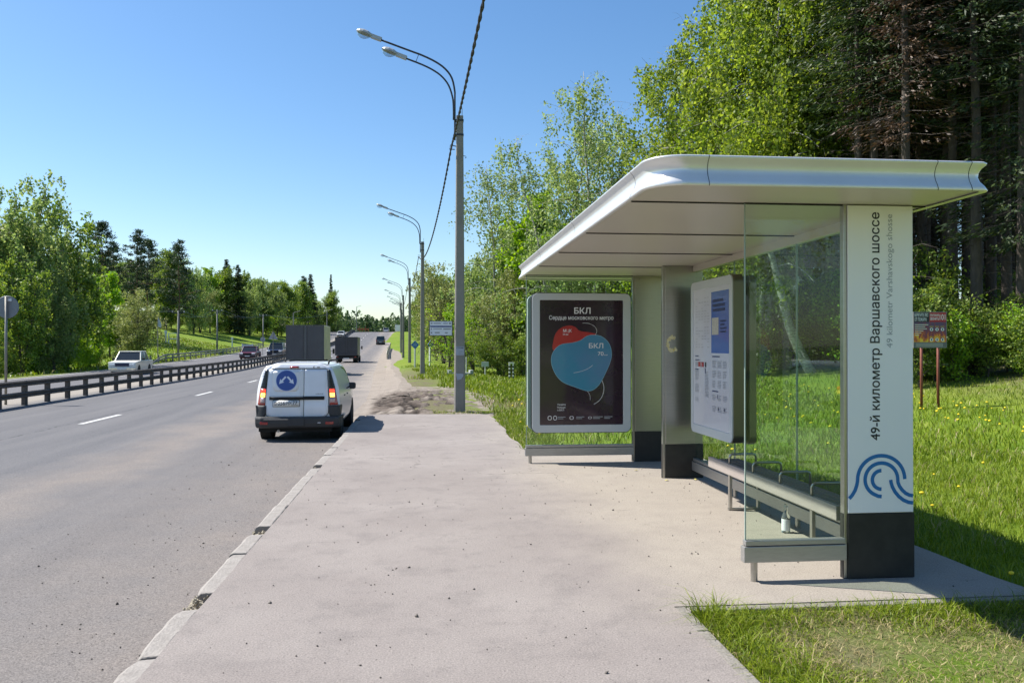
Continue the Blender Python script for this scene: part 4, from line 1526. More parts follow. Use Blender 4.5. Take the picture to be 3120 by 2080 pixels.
m_trk = mat('grimy_truck_door', (0.105, 0.10, 0.105), 0.6, var=(1.4, .8, (0.075, 0.07, 0.072)), streak=(1, 1, .5))
m_trs = mat('truck_box_side', (0.62, 0.62, 0.52), 0.5, var=(1.0, .4, (.5, .5, .42)))
m_trk2 = mat('dark_truck_door', (0.075, 0.07, 0.08), 0.6, var=(1.2, .8, (0.05, 0.047, 0.05)))
m_trs2 = mat('dark_truck_side', (0.16, 0.15, 0.16), 0.5)
box_truck('tall grey box truck directly ahead of the white delivery van', (-7.27, 52.0, float(z_fn(52)) + .004), 2.28, 3.06, 3.4, m_trk, m_trs, True)
box_truck('small dark box truck farther up the road beyond the tall truck', (-7.56, 82.0, float(z_fn(82)) + .006), 2.15, 2.47, 3.1, m_trk2, m_trs2, False)


# ---- cars
def car(name, label, cat, x, y, rz, L, W, H, paint, kind='sedan', boxy=False, grp=None):
    t = thing(name, label, cat, (x, y, float(z_fn(y)) + .012), rz, grp)
    t.rotation_euler = (math.atan2(float(z_fn(y + 2)) - float(z_fn(y - 2)), 4.0) * (1 if abs(rz) < 1 else -1), 0, rz)
    h, b0 = H, .2
    sh = .60 * H if kind == 'sedan' else .58 * H
    w2 = W / 2
    # local: +y forward. lower body
    e = .06 if boxy else .16
    side = [(-L / 2 + .04, b0), (L / 2 - .05, b0), (L / 2, b0 + .18), (L / 2 - .02, sh * .78), (L / 2 - e, sh * .90), (L * .20, sh), (-L * .30, sh), (-L / 2 + e * .5, sh * .97), (-L / 2, sh * .7)]
    if kind != 'sedan':
        side[6], side[7] = (-L * .40, sh), (-L / 2 + .03, sh)
    mb = MB()
    k = len(side)
    vs = []
    for s, f in ((-1, 1.0), (1, 1.0)):
        for (yy_, z) in side:
            vs.append((s * w2 * (1 - .05 * max(0, (z - sh * .8) / sh) - (.05 if z < .3 else 0)), yy_, z))
    mb.add(vs, [tuple(range(k)), tuple(range(k, 2 * k))] + [(i, (i + 1) % k, (i + 1) % k + k, i + k) for i in range(k)])
    body = mb.build('body', paint, t, bevel=.05 if not boxy else .03, seg=3)
    # greenhouse
    yf, yr = L * .20, (-L * .30 if kind == 'sedan' else -L * .47)
    tf, tr_ = L * .07, (-L * .20 if kind == 'sedan' else -L * .43)
    wt, wb = w2 * .76, w2 * .93
    mb = MB()
    mb.add([(-wb, yf, sh - .02), (wb, yf, sh - .02), (wb, yr, sh - .02), (-wb, yr, sh - .02), (-wt, tf, h - .04), (wt, tf, h - .04), (wt, tr_, h - .04), (-wt, tr_, h - .04)],
           [(0, 1, 5, 4), (1, 2, 6, 5), (2, 3, 7, 6), (3, 0, 4, 7), (4, 5, 6, 7)])
    gh = mb.build('window_glass', m_dglass, t)
    MB().box(-wt - .03, wt + .03, tr_ - .05, tf + .06, h - .06, h).build('roof', paint, body, bevel=.03, seg=3)
    for s in (-1, 1):
        for (ya, yb) in ((yf, tf), (yr, tr_), ((yf + yr) / 2, (tf + tr_) / 2)):
            MB().tube([(s * (wb + .004), ya, sh - .03), (s * (wt + .012), yb, h - .03)], .035, 6).build('roof_pillar', paint, body)
        for yw in (L * .31, -L * .29):
            wheel(t, s * (w2 - .10), yw, .31 if H < 1.6 else .36, .19)
        # front and rear lamps
        if boxy:
            for q in (.16, .33):
                MB().lathe([(.005, .02), (.07, .018), (.085, 0), (.085, -.03)], 14, (s * (w2 - q), L / 2 + .0, sh * .70), 'y').build('headlamp', m_head, t)
        else:
            MB().rbox((s * (w2 - .24), L / 2 - .045, sh * .76), (.36, .14, .15), (-.2, 0, -s * .25)).build('headlamp', m_head, t, bevel=.03)
        MB().rbox((s * (w2 - .13), -L / 2 + .035, sh * .78), (.2, .08, .2 if kind == 'sedan' else .34)).build('tail_lamp', m_redl, t, bevel=.02)
        mi = MB().rbox((s * (w2 + .09), L * .16, sh + .07), (.17, .1, .13)).build('wing_mirror', paint if not boxy else m_under, t, bevel=.03)
    MB().box(-w2 * .98, w2 * .98, L / 2 - .12, L / 2 + .05, .30, .46).build('front_bumper', m_chrome if boxy else m_plast, t, bevel=.03)
    MB().box(-w2 * .98, w2 * .98, -L / 2 - .05, -L / 2 + .1, .28, .48).build('rear_bumper', m_plast, t, bevel=.03)
    MB().box(-w2 * .52, w2 * .52, L / 2 - .02, L / 2 + .012, sh * .60, sh * .82).build('grille', m_under if not boxy else mat('dark_blue_grille', (.012, .016, .06), .4), t)
    MB().box(-.26, .26, L / 2 + .05, L / 2 + .06, .33, .44).build('number_plate', m_plate, t)
    MB().box(-.26, .26, -L / 2 - .062, -L / 2 - .05, .5, .61).build('number_plate', m_plate, t)
    MB().box(-w2 + .1, w2 - .1, -L / 2 + .2, L / 2 - .2, .12, .26).build('underbody', m_under, t)
    return t


p_white = mat('car_white', (0.74, 0.74, 0.73), 0.25, coat=.7)
p_cream = mat('car_off_white', (0.70, 0.69, 0.63), 0.35, coat=.3, var=(2, .3, (.6, .58, .5)))
p_wine = mat('car_wine_red', (0.13, 0.022, 0.045), 0.25, coat=.8)
p_navy = mat('car_dark_blue', (0.016, 0.024, 0.055), 0.25, coat=.8)
p_grey = mat('car_dark_grey', (0.085, 0.09, 0.10), 0.3, .3, coat=.6)
car('sedan_car', 'old boxy off-white sedan coming past behind the central barrier', 'car', -18.75, 56.0, PI + .06, 4.1, 1.62, 1.45, p_cream, 'sedan', True)
car('sedan_car', 'wine red sedan coming towards the camera on the far lanes', 'car', -19.6, 97.0, PI + .05, 4.4, 1.75, 1.45, p_wine, 'sedan')
car('off_road_car', 'dark blue off-road car following the wine red sedan', 'car', -18.6, 108.0, PI + .05, 4.5, 1.85, 1.75, p_navy, 'van')
car('minivan_car', 'dark grey minivan driving away up the hill alone', 'car', -9.7, 186.0, .02, 4.3, 1.9, 1.85, p_grey, 'van')
car('sedan_car', 'white car coming down the far lanes left of the central barrier', 'car', -22.4, 228.0, PI, 4.5, 1.9, 1.5, p_white, 'sedan')
car('off_road_car', 'white car at the road crest beyond the dark minivan', 'car', -13.0, 284.0, 0, 4.5, 1.9, 1.7, p_white, 'van')
t = thing('panel_truck', 'far white truck just over the road crest by the lamp posts', 'truck', (-9.2, 292.0, float(z_fn(292))))
MB().box(-1.1, 1.1, 0, 4.5, 1.0, 3.2).build('cargo_box', p_white, t, bevel=.03)
MB().box(-1.0, 1.0, 4.6, 6.4, .6, 2.4).build('cab', p_white, t, bevel=.1)
for s in (-1, 1):
    wheel(t, s * .9, 1.0, .42, .25)
    wheel(t, s * .9, 5.6, .42, .25)

# ================================================================== barriers, lamp posts, signs
m_rail = mat('weathered_guard_rail', (0.115, 0.10, 0.09), 0.7, .25, var=(3, .8, (0.075, 0.06, 0.052)))
m_rail2 = mat('galvanised_rail', (0.30, 0.29, 0.26), 0.6, .4, var=(3, .7, (.2, .18, .15)))


def guard_rail(label, u, y0, y1, step, m, heights, side=1, ext=.06, group=None, end_down=False):
    ym = y0
    t = thing('guard_rail', label, 'guard rail', (float(LATX(u, ym)), ym, float(z_fn(ym))), 0, group)
    ys = np.arange(y0, y1, step)
    base = MB().box(-.058, .058, -.085, .085, -.1, heights[-1][1] - .01).mesh('post')
    for yv in ys:
        o = link('post', base, m, t)
        o.location = (float(LATX(u, yv)) - t.location.x, yv - t.location.y, float(z_fn(yv)) - t.location.z)
    for z0, z1 in heights:
        h = z1 - z0
        pr = [(0, 0), (.03, h * .12), (.03, h * .34), (.0, h * .5), (.03, h * .66), (.03, h * .88), (0, h), (-.012, h), (-.012, 0)]
        for sd in ((1, -1) if side == 0 else (side,)):
            mb = MB()
            k = len(pr)
            fine = np.arange(y0 - .5, y1 + .6, min(step, 2.1))
            vs, fs = [], []
            for yv in fine:
                dz = 0
                if end_down:
                    dz = -max(0, 1 - (yv - y0) / 5.0) * (z0 + .15)
                for a, b in pr:
                    vs.append((float(LATX(u, yv)) + sd * (ext + a) - t.location.x, yv - t.location.y, float(z_fn(yv)) + z0 + b + dz - t.location.z))
            for i in range(len(fine) - 1):
                for j in range(k):
                    fs.append((i * k + j, i * k + (j + 1) % k, (i + 1) * k + (j + 1) % k, (i + 1) * k + j))
            mb.add(vs, fs).build('rail', m, t)
    return t


guard_rail('long dark double-beam barrier between the two carriageways', -10.3, 13.2, 274, 1.7, m_rail, [(.24, .40), (.58, .745)], 0)
guard_rail('short galvanised barrier at the far roadside below the grassy field', -21.2, 82, 168, 3.2, m_rail2, [(.28, .42), (.58, .74)], 1, end_down=True)
guard_rail('short pale roadside barrier by the lamp posts ahead', 0.55, 92, 152, 2.5, mat('pale_rail', (.5, .47, .40), .7, var=(3, .6, (.35, .3, .25))), [(.3, .5), (.55, .78)], -1)

# ---- lamp posts
m_conc = mat('lamp_post_concrete', (0.25, 0.235, 0.21), 0.85, var=(2.5, .7, (0.19, 0.178, 0.16)), bump=(35, .3))
m_arm = mat('dark_lamp_arm', (0.045, 0.05, 0.06), 0.5, .5)
m_hous = mat('luminaire_housing', (0.42, 0.43, 0.43), 0.45, .3)
m_bowl = glass_mat('lamp_bowl', (0.80, 0.84, 0.86), 2.0, .16)


def lamp_post(label, loc, n=0):
    t = thing('street_lamp', label, 'street lamp', loc, 0, 'concrete street lamps along the right roadside')
    a0, a1, Hh = .145, .088, 7.42
    mb = MB()
    vs = [(sx * a, sy * a, z) for a, z in ((a0, -.2), (a1, Hh)) for sx, sy in ((-.96, -.75), (-.75, -.96), (.75, -.96), (.96, -.75), (.96, .75), (.75, .96), (-.75, .96), (-.96, .75))]
    mb.add(vs, [(i, (i + 1) % 8, (i + 1) % 8 + 8, i + 8) for i in range(8)] + [tuple(range(8)), tuple(range(8, 16))])
    mb.build('pole', m_conc, t)
    arms = [([(-.125, -.06, Hh - .62), (-.125, -.06, Hh + .4), (-.13, -.06, Hh + .62), (-.2, -.06, Hh + .93), (-.36, -.06, Hh + 1.15), (-.60, -.06, Hh + 1.32), (-.93, -.06, Hh + 1.47), (-1.24, -.06, Hh + 1.575), (-1.96, -.06, Hh + 1.82)], .024),
            ([(-.16, -.16, Hh - .14), (-.165, -.16, Hh + .22), (-.19, -.16, Hh + .44), (-.28, -.16, Hh + .71), (-.43, -.16, Hh + .91), (-.63, -.16, Hh + 1.06), (-.92, -.16, Hh + 1.20), (-1.34, -.16, Hh + 1.35)], .022)]
    for pts, r in arms:
        am = MB().tube(catmull(pts, 3, False), r, 8).build('lamp_arm', m_arm, t, smooth=True)
        e = Vector(pts[-1])
        d = (Vector(pts[-1]) - Vector(pts[-2])).normalized()
        an = math.atan2(d.z, -d.x)
        lm = MB()
        # housing: sleeve, then a flattened hood
        sl = MB().box(-.02, .25, -.055, .055, -.035, .055)
        rot = Matrix.Rotation(PI, 4, 'Z') @ Matrix.Rotation(-an, 4, 'Y')
        T = Matrix.Translation(e) @ rot
        lm.add([T @ Vector(p) for p in sl.v], sl.f)
        hood = []
        for (x, w, h1) in ((.22, .06, .05), (.26, .10, .07), (.34, .135, .095), (.45, .14, .10), (.54, .12, .085), (.60, .08, .06), (.625, .02, .03)):
            hood.append([(x, w * math.cos(a), .0 + h1 * math.sin(a)) for a in np.linspace(0, PI, 9)])
        for i in range(len(hood) - 1):
            vs = hood[i] + hood[i + 1]
            lm.add([T @ Vector(p) for p in vs], [(j, j + 1, j + 10, j + 9) for j in range(8)])
        lo = lm.build('luminaire', m_hous, t, smooth=False)
        bw = MB()
        for i in range(1, len(hood) - 1):
            pass
        bowl = [[(x, w * math.cos(a), -h1 * math.sin(a)) for a in np.linspace(0, PI, 9)] for (x, w, h1) in ((.27, .09, .02), (.31, .118, .07), (.40, .132, .12), (.49, .125, .125), (.56, .10, .085), (.615, .05, .02))]
        for i in range(len(bowl) - 1):
            vs = bowl[i] + bowl[i + 1]
            bw.add([T @ Vector(p) for p in vs], [(j, j + 1, j + 10, j + 9) for j in range(8)])
        bw.build('lamp_bowl', m_bowl, lo, smooth=True)
    MB().tube([(-1.02, -.08, Hh + 1.49), (-1.09, -.16, Hh + 1.27)], .008, 5).build('arm_tie', m_arm, t)
    for z in (Hh - .12, Hh - .48):
        mb = MB()
        for k in range(8):
            pass
        MB().box(-a1 - .03, a1 + .008, -a1 - .012, a1 + .012, z - .02, z + .02).build('clamp_band', m_arm, t)
    hk = MB().tube([(-.09, -.1, Hh - .78), (-.24, -.12, Hh - .76), (-.26, -.12, Hh - .86), (-.13, -.1, Hh - .86)], .012, 6).build('cable_hook', m_arm, t)
    MB().tube([(.09, 0, Hh - .99), (.15, 0, Hh - 1.0), (.165, 0, Hh - 1.03), (.13, 0, Hh - 1.05)], .008, 6).build('wire_loop', m_arm, t)
    MB().tube([(.06, .02, Hh - .02), (.06, .02, Hh + .2)], .007, 5).build('spike', m_arm, t)
    return t


lamp_labels = ['nearest tall concrete street lamp with two lamp heads, paper notices on it',
               'second concrete street lamp from the camera, by the grass verge',
               'third concrete street lamp from the camera along the road',
               'fourth concrete street lamp from the camera along the road',
               'fifth concrete street lamp from the camera, near the pale barrier',
               'sixth concrete street lamp from the camera', 'seventh concrete street lamp, on the hill', 'eighth concrete street lamp, near the crest', 'ninth concrete street lamp, near the crest', 'farthest street lamp at the road crest']
lamp_y = [20.95, 47.0, 74.0, 101.0, 128.0, 155.0, 182.0, 209.0, 236.0, 263.0]
lamp_xyz = [(float(RX(y)) + 2.46, y, float(max(z_fn(y) + .1, G(RX(y) + 2.46, y)))) for y in lamp_y]
l0 = lamp_post(lamp_labels[0], lamp_xyz[0])
for lb, p in zip(lamp_labels[1:], lamp_xyz[1:]):
    c = copy_tree(l0)
    c.location = p
    c['label'] = lb


def cable(label, a, b, sag, r=.016, twist=True, name='overhead_cable'):
    a, b = Vector(a), Vector(b)
    L = (b - a).length
    n = max(24, int(L / (.12 if twist else 1.2)))
    n = min(n, 260)
    mb = MB()
    for ph in ((0, PI) if twist else (0,)):
        pts = []
        for i in range(n + 1):
            t = i / n
            p = a.lerp(b, t) - Vector((0, 0, sag * 4 * t * (1 - t)))
            if twist:
                w = ph + t * L * 2 * PI / .75
                p += Vector((math.cos(w), 0, math.sin(w))) * r * .75
            pts.append(p)
        mb.tube(pts, r, 6)
    o = mb.build(name, mat('black_cable', (.012, .012, .014), .6), smooth=True)
    tag(o, label, 'cable')
    return o


hook = lambda p: (p[0] - .22, p[1] - .12, p[2] + 7.42 - .85)
pb_ = (lamp_xyz[0][0] + .12, -6.0, hook(lamp_xyz[0])[2] + .1)
cable('twisted black overhead cable running from the nearest street lamp overhead', pb_, hook(lamp_xyz[0]), .42)
cable('sagging black cable between the nearest and second street lamps', hook(lamp_xyz[0]), hook(lamp_xyz[1]), 1.0)
cable('sagging cable between the second and third street lamps', hook(lamp_xyz[1]), hook(lamp_xyz[2]), .9, .018, False)
cable('sagging cable between the third and fourth street lamps', hook(lamp_xyz[2]), hook(lamp_xyz[3]), .9, .02, False)
cable('cable between the fourth and fifth street lamps', hook(lamp_xyz[3]), hook(lamp_xyz[4]), .9, .022, False)

# paper notices and sign on the nearest lamp post
lx, ly, lz = lamp_xyz[0]
m_note = mat('pasted_paper', (.40, .42, .50), .7, var=(30, .7, (.25, .27, .33)))
pw = lambda z: .145 + (.088 - .145) * (z + .2) / 7.62


def notice(z0, z1, label, torn):
    zl0, zl1 = z0 - lz, z1 - lz
    w = pw((zl0 + zl1) / 2) * .78
    y = ly - pw(zl0) * .96 - .004
    o = MB()
    if torn:
        P = [(-w, zl1), (w * .8, zl1 - .01), (w * .85, zl1 - .06), (w * .3, zl0 + .03), (-w * .6, zl0), (-w * .7, zl0 + .06)]
    else:
        P = [(-w, zl1), (w, zl1), (w, zl0), (-w, zl0)]
    t = thing('paper_notice', label, 'notice', (lx, y, z0))
    o.prism([(a, b - zl0) for a, b in P], -.002, .0).build('paper', m_note, t)
    if not torn:
        W_ = lettering('СТРОИМ', (-w * .85, -.003, (zl1 - zl0) - .055), (1, 0, 0), (0, 0, 1), length=w * 1.7, height=.035, weight=.02)
        W_.build('lettering', m_ink, t, fix=False)
        mb = MB()
        for k in range(3):
            mb.quads([(-w * .3, -.003, .03 + .03 * k), (w * .8, -.003, .03 + .03 * k), (w * .8, -.003, .04 + .03 * k), (-w * .3, -.003, .04 + .03 * k)])
        mb.build('printed_lines', m_tgrey, t, fix=False)
    return t


notice(1.38, 1.60, 'rectangular paper notice pasted on the nearest lamp post', False)
notice(.76, .93, 'torn paper scrap low on the nearest lamp post', True)
nb = thing('notice_board', 'small white notice board with blue stripe fixed to the nearest lamp post', 'sign', (lx - .47, ly - .1, 1.86))
MB().box(-.29, .29, -.015, .015, 0, .375).build('frame', mat('sign_black_frame', (.02, .02, .022), .5), nb, bevel=.006)
MB().box(-.272, .272, -.018, -.0155, .016, .359).build('sign_face', mat('sign_face_white', (.62, .65, .70), .45), nb)
MB().box(-.262, .262, -.0195, -.0185, .215, .25).build('blue_stripe', mat('sign_stripe_blue', (.012, .035, .17), .4), nb)
mb = MB()
for x0, x1, z, h in ((-.18, -.0, .30, .022), (.06, .17, .298, .022), (-.19, .03, .165, .02), (.06, .25, .155, .03), (-.15, -.03, .065, .03), (.1, .17, .06, .03), (-.25, -.215, .06, .035), (-.25, -.22, .15, .04), (-.25, -.21, .295, .035), (.2, .25, .292, .04)):
    mb.box(x0, x1, -.0195, -.0185, z, z + h)
mb.build('printed_lines', m_tgrey, nb)
MB().tube([(.26, .03, .3), (.5, .1, .3)], .012, 6).build('bracket', m_arm, nb)

# ---- fire warning board by the forest
fsx, fsy = 14.25, 22.4
fsz = gz(fsx, fsy)
fs_ = thing('fire_warning_board', 'colourful forest fire warning board on two rusty red posts', 'sign', (fsx, fsy, fsz), -.12)
m_post = mat('rusty_red_post', (.21, .055, .032), .65, var=(5, .7, (.13, .035, .022)))
for dx_ in (-.22, .25):
    MB().tube([(dx_, .04, -.3), (dx_, .04, 2.35)], .038, 10).build('post', m_post, fs_, smooth=True)
zb = 1.56 - fsz
bd = MB().box(-.47, .47, -.015, .015, zb, zb + 1.02).build('board', mat('board_grey_frame', (.22, .22, .23), .5), fs_)
m_fire = bpy.data.materials.new('printed_flames')
m_fire.use_nodes = True
nt = m_fire.node_tree
pbx = nt.nodes['Principled BSDF']
pbx.inputs['Roughness'].default_value = .4
tcx = nt.nodes.new('ShaderNodeTexCoord')
mpx = nt.nodes.new('ShaderNodeMapping')
mpx.inputs['Scale'].default_value = (1, 1, .45)
nt.links.new(tcx.outputs['Object'], mpx.inputs[0])
nzx = noise_node(nt, mpx.outputs[0], 11, 4)
spx = nt.nodes.new('ShaderNodeSeparateXYZ')
nt.links.new(tcx.outputs['Object'], spx.inputs[0])
hx = maprange(nt, spx.outputs[2], zb + .1, zb + .75, .75, -.1)
rmp = nt.nodes.new('ShaderNodeValToRGB')
for i, (p_, c_) in enumerate([(0.0, (.10, .06, .13)), (.35, (.25, .04, .06)), (.55, (.62, .16, .02)), (.75, (.85, .52, .04))]):
    if i > 1:
        rmp.color_ramp.elements.new(p_)
    rmp.color_ramp.elements[i].position = p_
    rmp.color_ramp.elements[i].color = (*c_, 1)
nt.links.new(mathn(nt, 'ADD', hx, maprange(nt, nzx, .3, .7, -.35, .35)), rmp.inputs[0])
nt.links.new(rmp.outputs[0], pbx.inputs['Base Color'])
fp = lambda x0, x1, z0, z1, y, m, nm: MB().box(x0, x1, y - .001, y, zb + z0, zb + z1).build(nm, m, bd)
fp(-.455, .455, .16, .73, -.0165, m_fire, 'flame_picture')
fp(-.455, -.02, .73, 1.0, -.0165, mat('board_black', (.02, .018, .022), .5), 'headline_panel')
fp(-.015, .455, .73, 1.0, -.0165, mat('board_red', (.42, .025, .03), .5), 'alarm_panel')
fp(-.455, .455, .015, .155, -.0165, mat('board_grey', (.13, .13, .14), .5), 'caption_panel')


def btext(s, x, z, l, h, wt=.02):
    lettering(s, (x, -.0185, zb + z), (1, 0, 0), (0, 0, 1), length=l, height=h, weight=wt).build('lettering', m_pwhite, bd, fix=False)


btext('БЕРЕГИТЕ ЛЕС', -.435, .885, .385, .085)
btext('ОТ ПОЖАРА!', -.435, .76, .34, .085)
btext('ПРИ ПОЖАРЕ', 0.0, .89, .25, .06)
btext('ЗВОНИТЬ', 0.0, .785, .25, .075)
btext('101', .27, .79, .16, .16, .01)
mb = MB()
for k in range(6):
    mb.box(-.43, -.43 + (.38, .29, .34, .24, .18, .12)[k], -.0185, -.0175, zb + .64 - k * .058, zb + .664 - k * .058)
for k in range(4):
    mb.box(-.40, .36, -.0185, -.0175, zb + .035 + k * .028, zb + .043 + k * .028)
mb.build('printed_lines', mat('board_print', (.62, .58, .5), .5), bd)
for ix in range(3):
    for iz in range(2):
        x, z = .04 + ix * .155, .52 - iz * .29
        MB().lathe([(.048, 0), (.048, .002)], 16, (x, -.0195, zb + z), 'y').build('pictogram_disc', m_pwhite, bd)
        MB().box(x - .012, x + .016, -.0215, -.0198, zb + z - .03, zb + z + .028).build('pictogram_mark', m_ink, bd)
        MB().box(x - .055, x + .055, -.0185, -.0175, zb + z + .075, zb + z + .09).build('pictogram_caption', mat('board_yellow', (.6, .42, .05), .5), bd)

# ---- round sign seen from behind, in the median on the left
sx0, sy0 = -12.72, 27.0
rs_ = thing('round_road_sign', 'back of a round grey road sign behind the central barrier', 'sign', (sx0, sy0, float(z_fn(sy0))))
m_signb = mat('sign_back_grey', (.21, .225, .25), .5, .3, var=(3, .4, (.16, .17, .19)))
MB().lathe([(.335, 0), (.345, .008), (.335, .02)], 40, (0, .06, 2.98), 'y').build('sign_disc', m_signb, rs_)
MB().tube([(0, 0, 0), (0, 0, 3.3)], .038, 12).build('post', m_rail2, rs_, smooth=True)
MB().box(-.06, .14, .03, .058, 3.16, 3.24).build('inspection_label', m_pwhite, rs_)

# ---- blue diamond markers
m_dia = mat('marker_blue', (.02, .14, .42), .4)
for i, (x, y, rz) in enumerate(((-.72, 61.0, .1), (.38, 62.0, .75))):
    z = gz(x, y)
    t = thing('diamond_marker', ('blue diamond marker sign on white post beside the second lamp', 'blue diamond marker sign turned sideways beside the bare bush')[i], 'sign', (x, y, z), rz, 'blue diamond pipeline markers')
    MB().prism([(0, 1.30), (.30, 1.62), (0, 1.94), (-.30, 1.62)], -.06, -.03).build('diamond_plate', m_dia, t)
    MB().box(-.06, .06, -.03, .09, -.4, 1.5).build('post', mat('marker_post_white', (.62, .64, .62), .6), t, bevel=.02)
    mb = MB()
    for k in range(3):
        mb.box(-.14, .14, -.064, -.0605, 1.54 + .07 * k, 1.57 + .07 * k)
    mb.build('printed_lines', mat('marker_pale_print', (.3, .45, .65), .5), t)
m_wp = mat('marker_white_paint', (.68, .68, .66), .6)
t = thing('striped_marker_posts', 'pair of white posts with black bands at the edge of the trees', 'marker', (5.25, 51, gz(5.25, 51)))
for dx_ in (-.1, .12):
    p = MB().box(dx_ - .045, dx_ + .045, -.05, .05, -.2, 1.02).build('post', m_wp, t, bevel=.01)
    for k in range(4):
        MB().box(dx_ - .047, dx_ + .047, -.052, .052, .1 + k * .22, .2 + k * .22).build('black_band', m_ink, p)
MB().box(-.16, .18, -.06, .06, 1.0, 1.08).build('cross_bar', m_wp, t)
t = thing('marker_post', 'grey marker post with small plate in the grass before the trees', 'marker', (3.65, 51, gz(3.65, 51)))
MB().tube([(0, 0, -.2), (0, 0, .95)], .03, 8).build('post', m_wp, t)
MB().box(-.22, .22, -.03, -.01, .62, .92).build('plate', mat('marker_plate', (.42, .46, .45), .5), t, bevel=.01)
t = thing('marker_post', 'thin white marker post behind the nearest street lamp', 'marker', (2.35, 48, gz(2.35, 48)))
MB().tube([(0, 0, -.2), (0, 0, 1.05)], .03, 8).build('post', m_wp, t)
t = thing('concrete_trough', 'low grey concrete trough in the grass behind the nearest street lamp', 'trough', (1.95, 46.5, gz(1.95, 46.5)), .08)
m_cc = mat('pale_concrete', (.34, .36, .33), .85, var=(4, .6, (.24, .26, .22)))
MB().box(-.68, .68, -.3, .3, -.1, .18).build('basin', m_cc, t, bevel=.03)
for s in (-1, 1):
    MB().box(s * .6 - .1, s * .6 + .1, -.34, .34, .1, .32).build('end_block', m_cc, t, bevel=.03)

# ---- far side: utility poles, signs, field furniture
m_upole = mat('utility_pole_concrete', (.24, .235, .22), .85, var=(2, .5, (.18, .175, .16)))
up = [(-28.6, 101, 5.7), (-30.2, 126, 6.4), (-31.9, 170, 6.4)]
for i, (x, y, h) in enumerate(up):
    z = gz(x, y)
    t = thing('utility_pole', ('concrete utility pole at the far roadside left of the other two poles', 'concrete utility pole in the grass near the wine red sedan', 'concrete utility pole higher up the far grassy field')[i], 'utility pole', (x, y, z), 0, 'utility poles across the road')
    MB().tube([(0, 0, -.3), (0, 0, h)], [.14, .09], 8).build('pole', m_upole, t, smooth=True)
    MB().box(-.75, .75, -.05, .05, h - .3, h - .18).build('cross_arm', m_arm, t)
    for dx_ in (-.65, 0, .65):
        MB().lathe([(.05, h - .18), (.06, h - .1), (.03, h - .03)], 8, (dx_, 0, 0)).build('insulator', m_pwhite, t)
ends = [(-52, 62, 5.6 + gz(-52, 62))] + [(x, y, gz(x, y) + h) for x, y, h in up] + [(-27.5, 240, gz(-27.5, 240) + 6)]
wl = ('wires left of the far utility poles', 'wires between the first two far utility poles', 'wires between the second and third far utility poles', 'wires beyond the third far utility pole')
for i in range(4):
    mb = MB()
    for dx_ in (-.65, .65):
        a, b = Vector(ends[i]) + Vector((dx_, 0, 0)), Vector(ends[i + 1]) + Vector((dx_, 0, 0))
        mb.tube([a.lerp(b, t / 16) - Vector((0, 0, .9 * 4 * t / 16 * (1 - t / 16))) for t in range(17)], .014, 4)
    tag(mb.build('overhead_wires', mat('grey_wire', (.1, .11, .12), .5)), 'thin sagging ' + wl[i], 'cable')
for i, (x, y, h) in enumerate([(-23.5, 205, 7.5), (-21.0, 262, 8.0), (-26.8, 175, 7.0)]):
    t = thing('utility_pole', 'far grey pole standing beyond the trucks on the left', 'utility pole', (x, y, gz(x, y)), 0, 'far poles beyond the trucks')
    MB().tube([(0, 0, -.3), (0, 0, h)], [.14, .09], 8).build('pole', m_upole, t)
    MB().tube([(0, 0, h - .05), (1.4, 0, h + .35)], .05, 6).build('lamp_arm', m_upole, t)
x, y = -16.75, 95.0
t = thing('triangular_road_sign', 'back of a triangular road sign left of the tall truck', 'sign', (x, y, float(z_fn(y))))
MB().tube([(0, 0, 0), (0, 0, 3.15)], .04, 8).build('post', m_rail2, t)
MB().prism([(-.52, 2.25), (.52, 2.25), (0, 3.15)], .05, .07).build('sign_plate', mat('sign_back_pale', (.36, .38, .40), .5), t)
x, y = -17.6, 118.0
t = thing('round_road_sign', 'small round sign on thin post behind the dark blue car', 'sign', (x - 4.6, y, gz(x - 4.6, y)))
MB().tube([(0, 0, 0), (0, 0, 2.6)], .035, 8).build('post', m_rail2, t)
MB().lathe([(.33, 0), (.33, .02)], 24, (0, .05, 2.3), 'y').build('sign_disc', mat('sign_back_pale', (.36, .38, .40), .5), t)
x, y = -26.0, 85.0
t = thing('flag_pole', 'thin grey pole with drooping white pennant beside the field', 'flag pole', (x, y, gz(x, y)))
MB().tube([(0, 0, -.2), (0, 0, 4.5)], [.05, .03], 8).build('pole', m_rail2, t)
MB().prism([(0.03, 4.45), (.16, 4.2), (.34, 3.75), (.30, 3.45), (.16, 3.5), (.03, 3.6)], -.015, .015).build('pennant', mat('pennant_cloth', (.6, .66, .72), .8), t)
fr = [(-37.0, 128, 'white pipe frame on the far grassy field'), (-36.0, 104, 'pale low fence panel standing in the far field')]
for x, y, lb in fr:
    t = thing('pipe_frame', lb, 'frame', (x, y, gz(x, y)))
    MB().tube([(-.6, 0, -.1), (-.6, 0, 1.6), (.6, 0, 1.6), (.6, 0, -.1)], .09, 8).build('frame_tube', m_wp, t)
    MB().tube([(-.6, 0, .8), (.6, 0, .8)], .07, 8).build('cross_tube', m_wp, t)
for i, (x, y) in enumerate(((-38.6, 130), (-33.4, 150), (-41.5, 112))):
    t = thing('marker_post', ('white marker post beside the white pipe frame', 'white marker post with plate below the spruce trees', 'brown marker post at the left of the far field')[i], 'marker', (x, y, gz(x, y)))
    MB().box(-.1, .1, -.1, .1, -.2, 1.8).build('post', m_wp if i < 2 else mat('brown_post', (.17, .11, .07), .7), t, bevel=.02)
    MB().box(-.2, .2, -.12, -.1, 1.3, 1.75).build('plate', m_wp, t)
t = thing('banner_board', 'white banner board at the roadside behind the wine red sedan', 'banner', (-23.0, 112, gz(-23, 112)), .3)
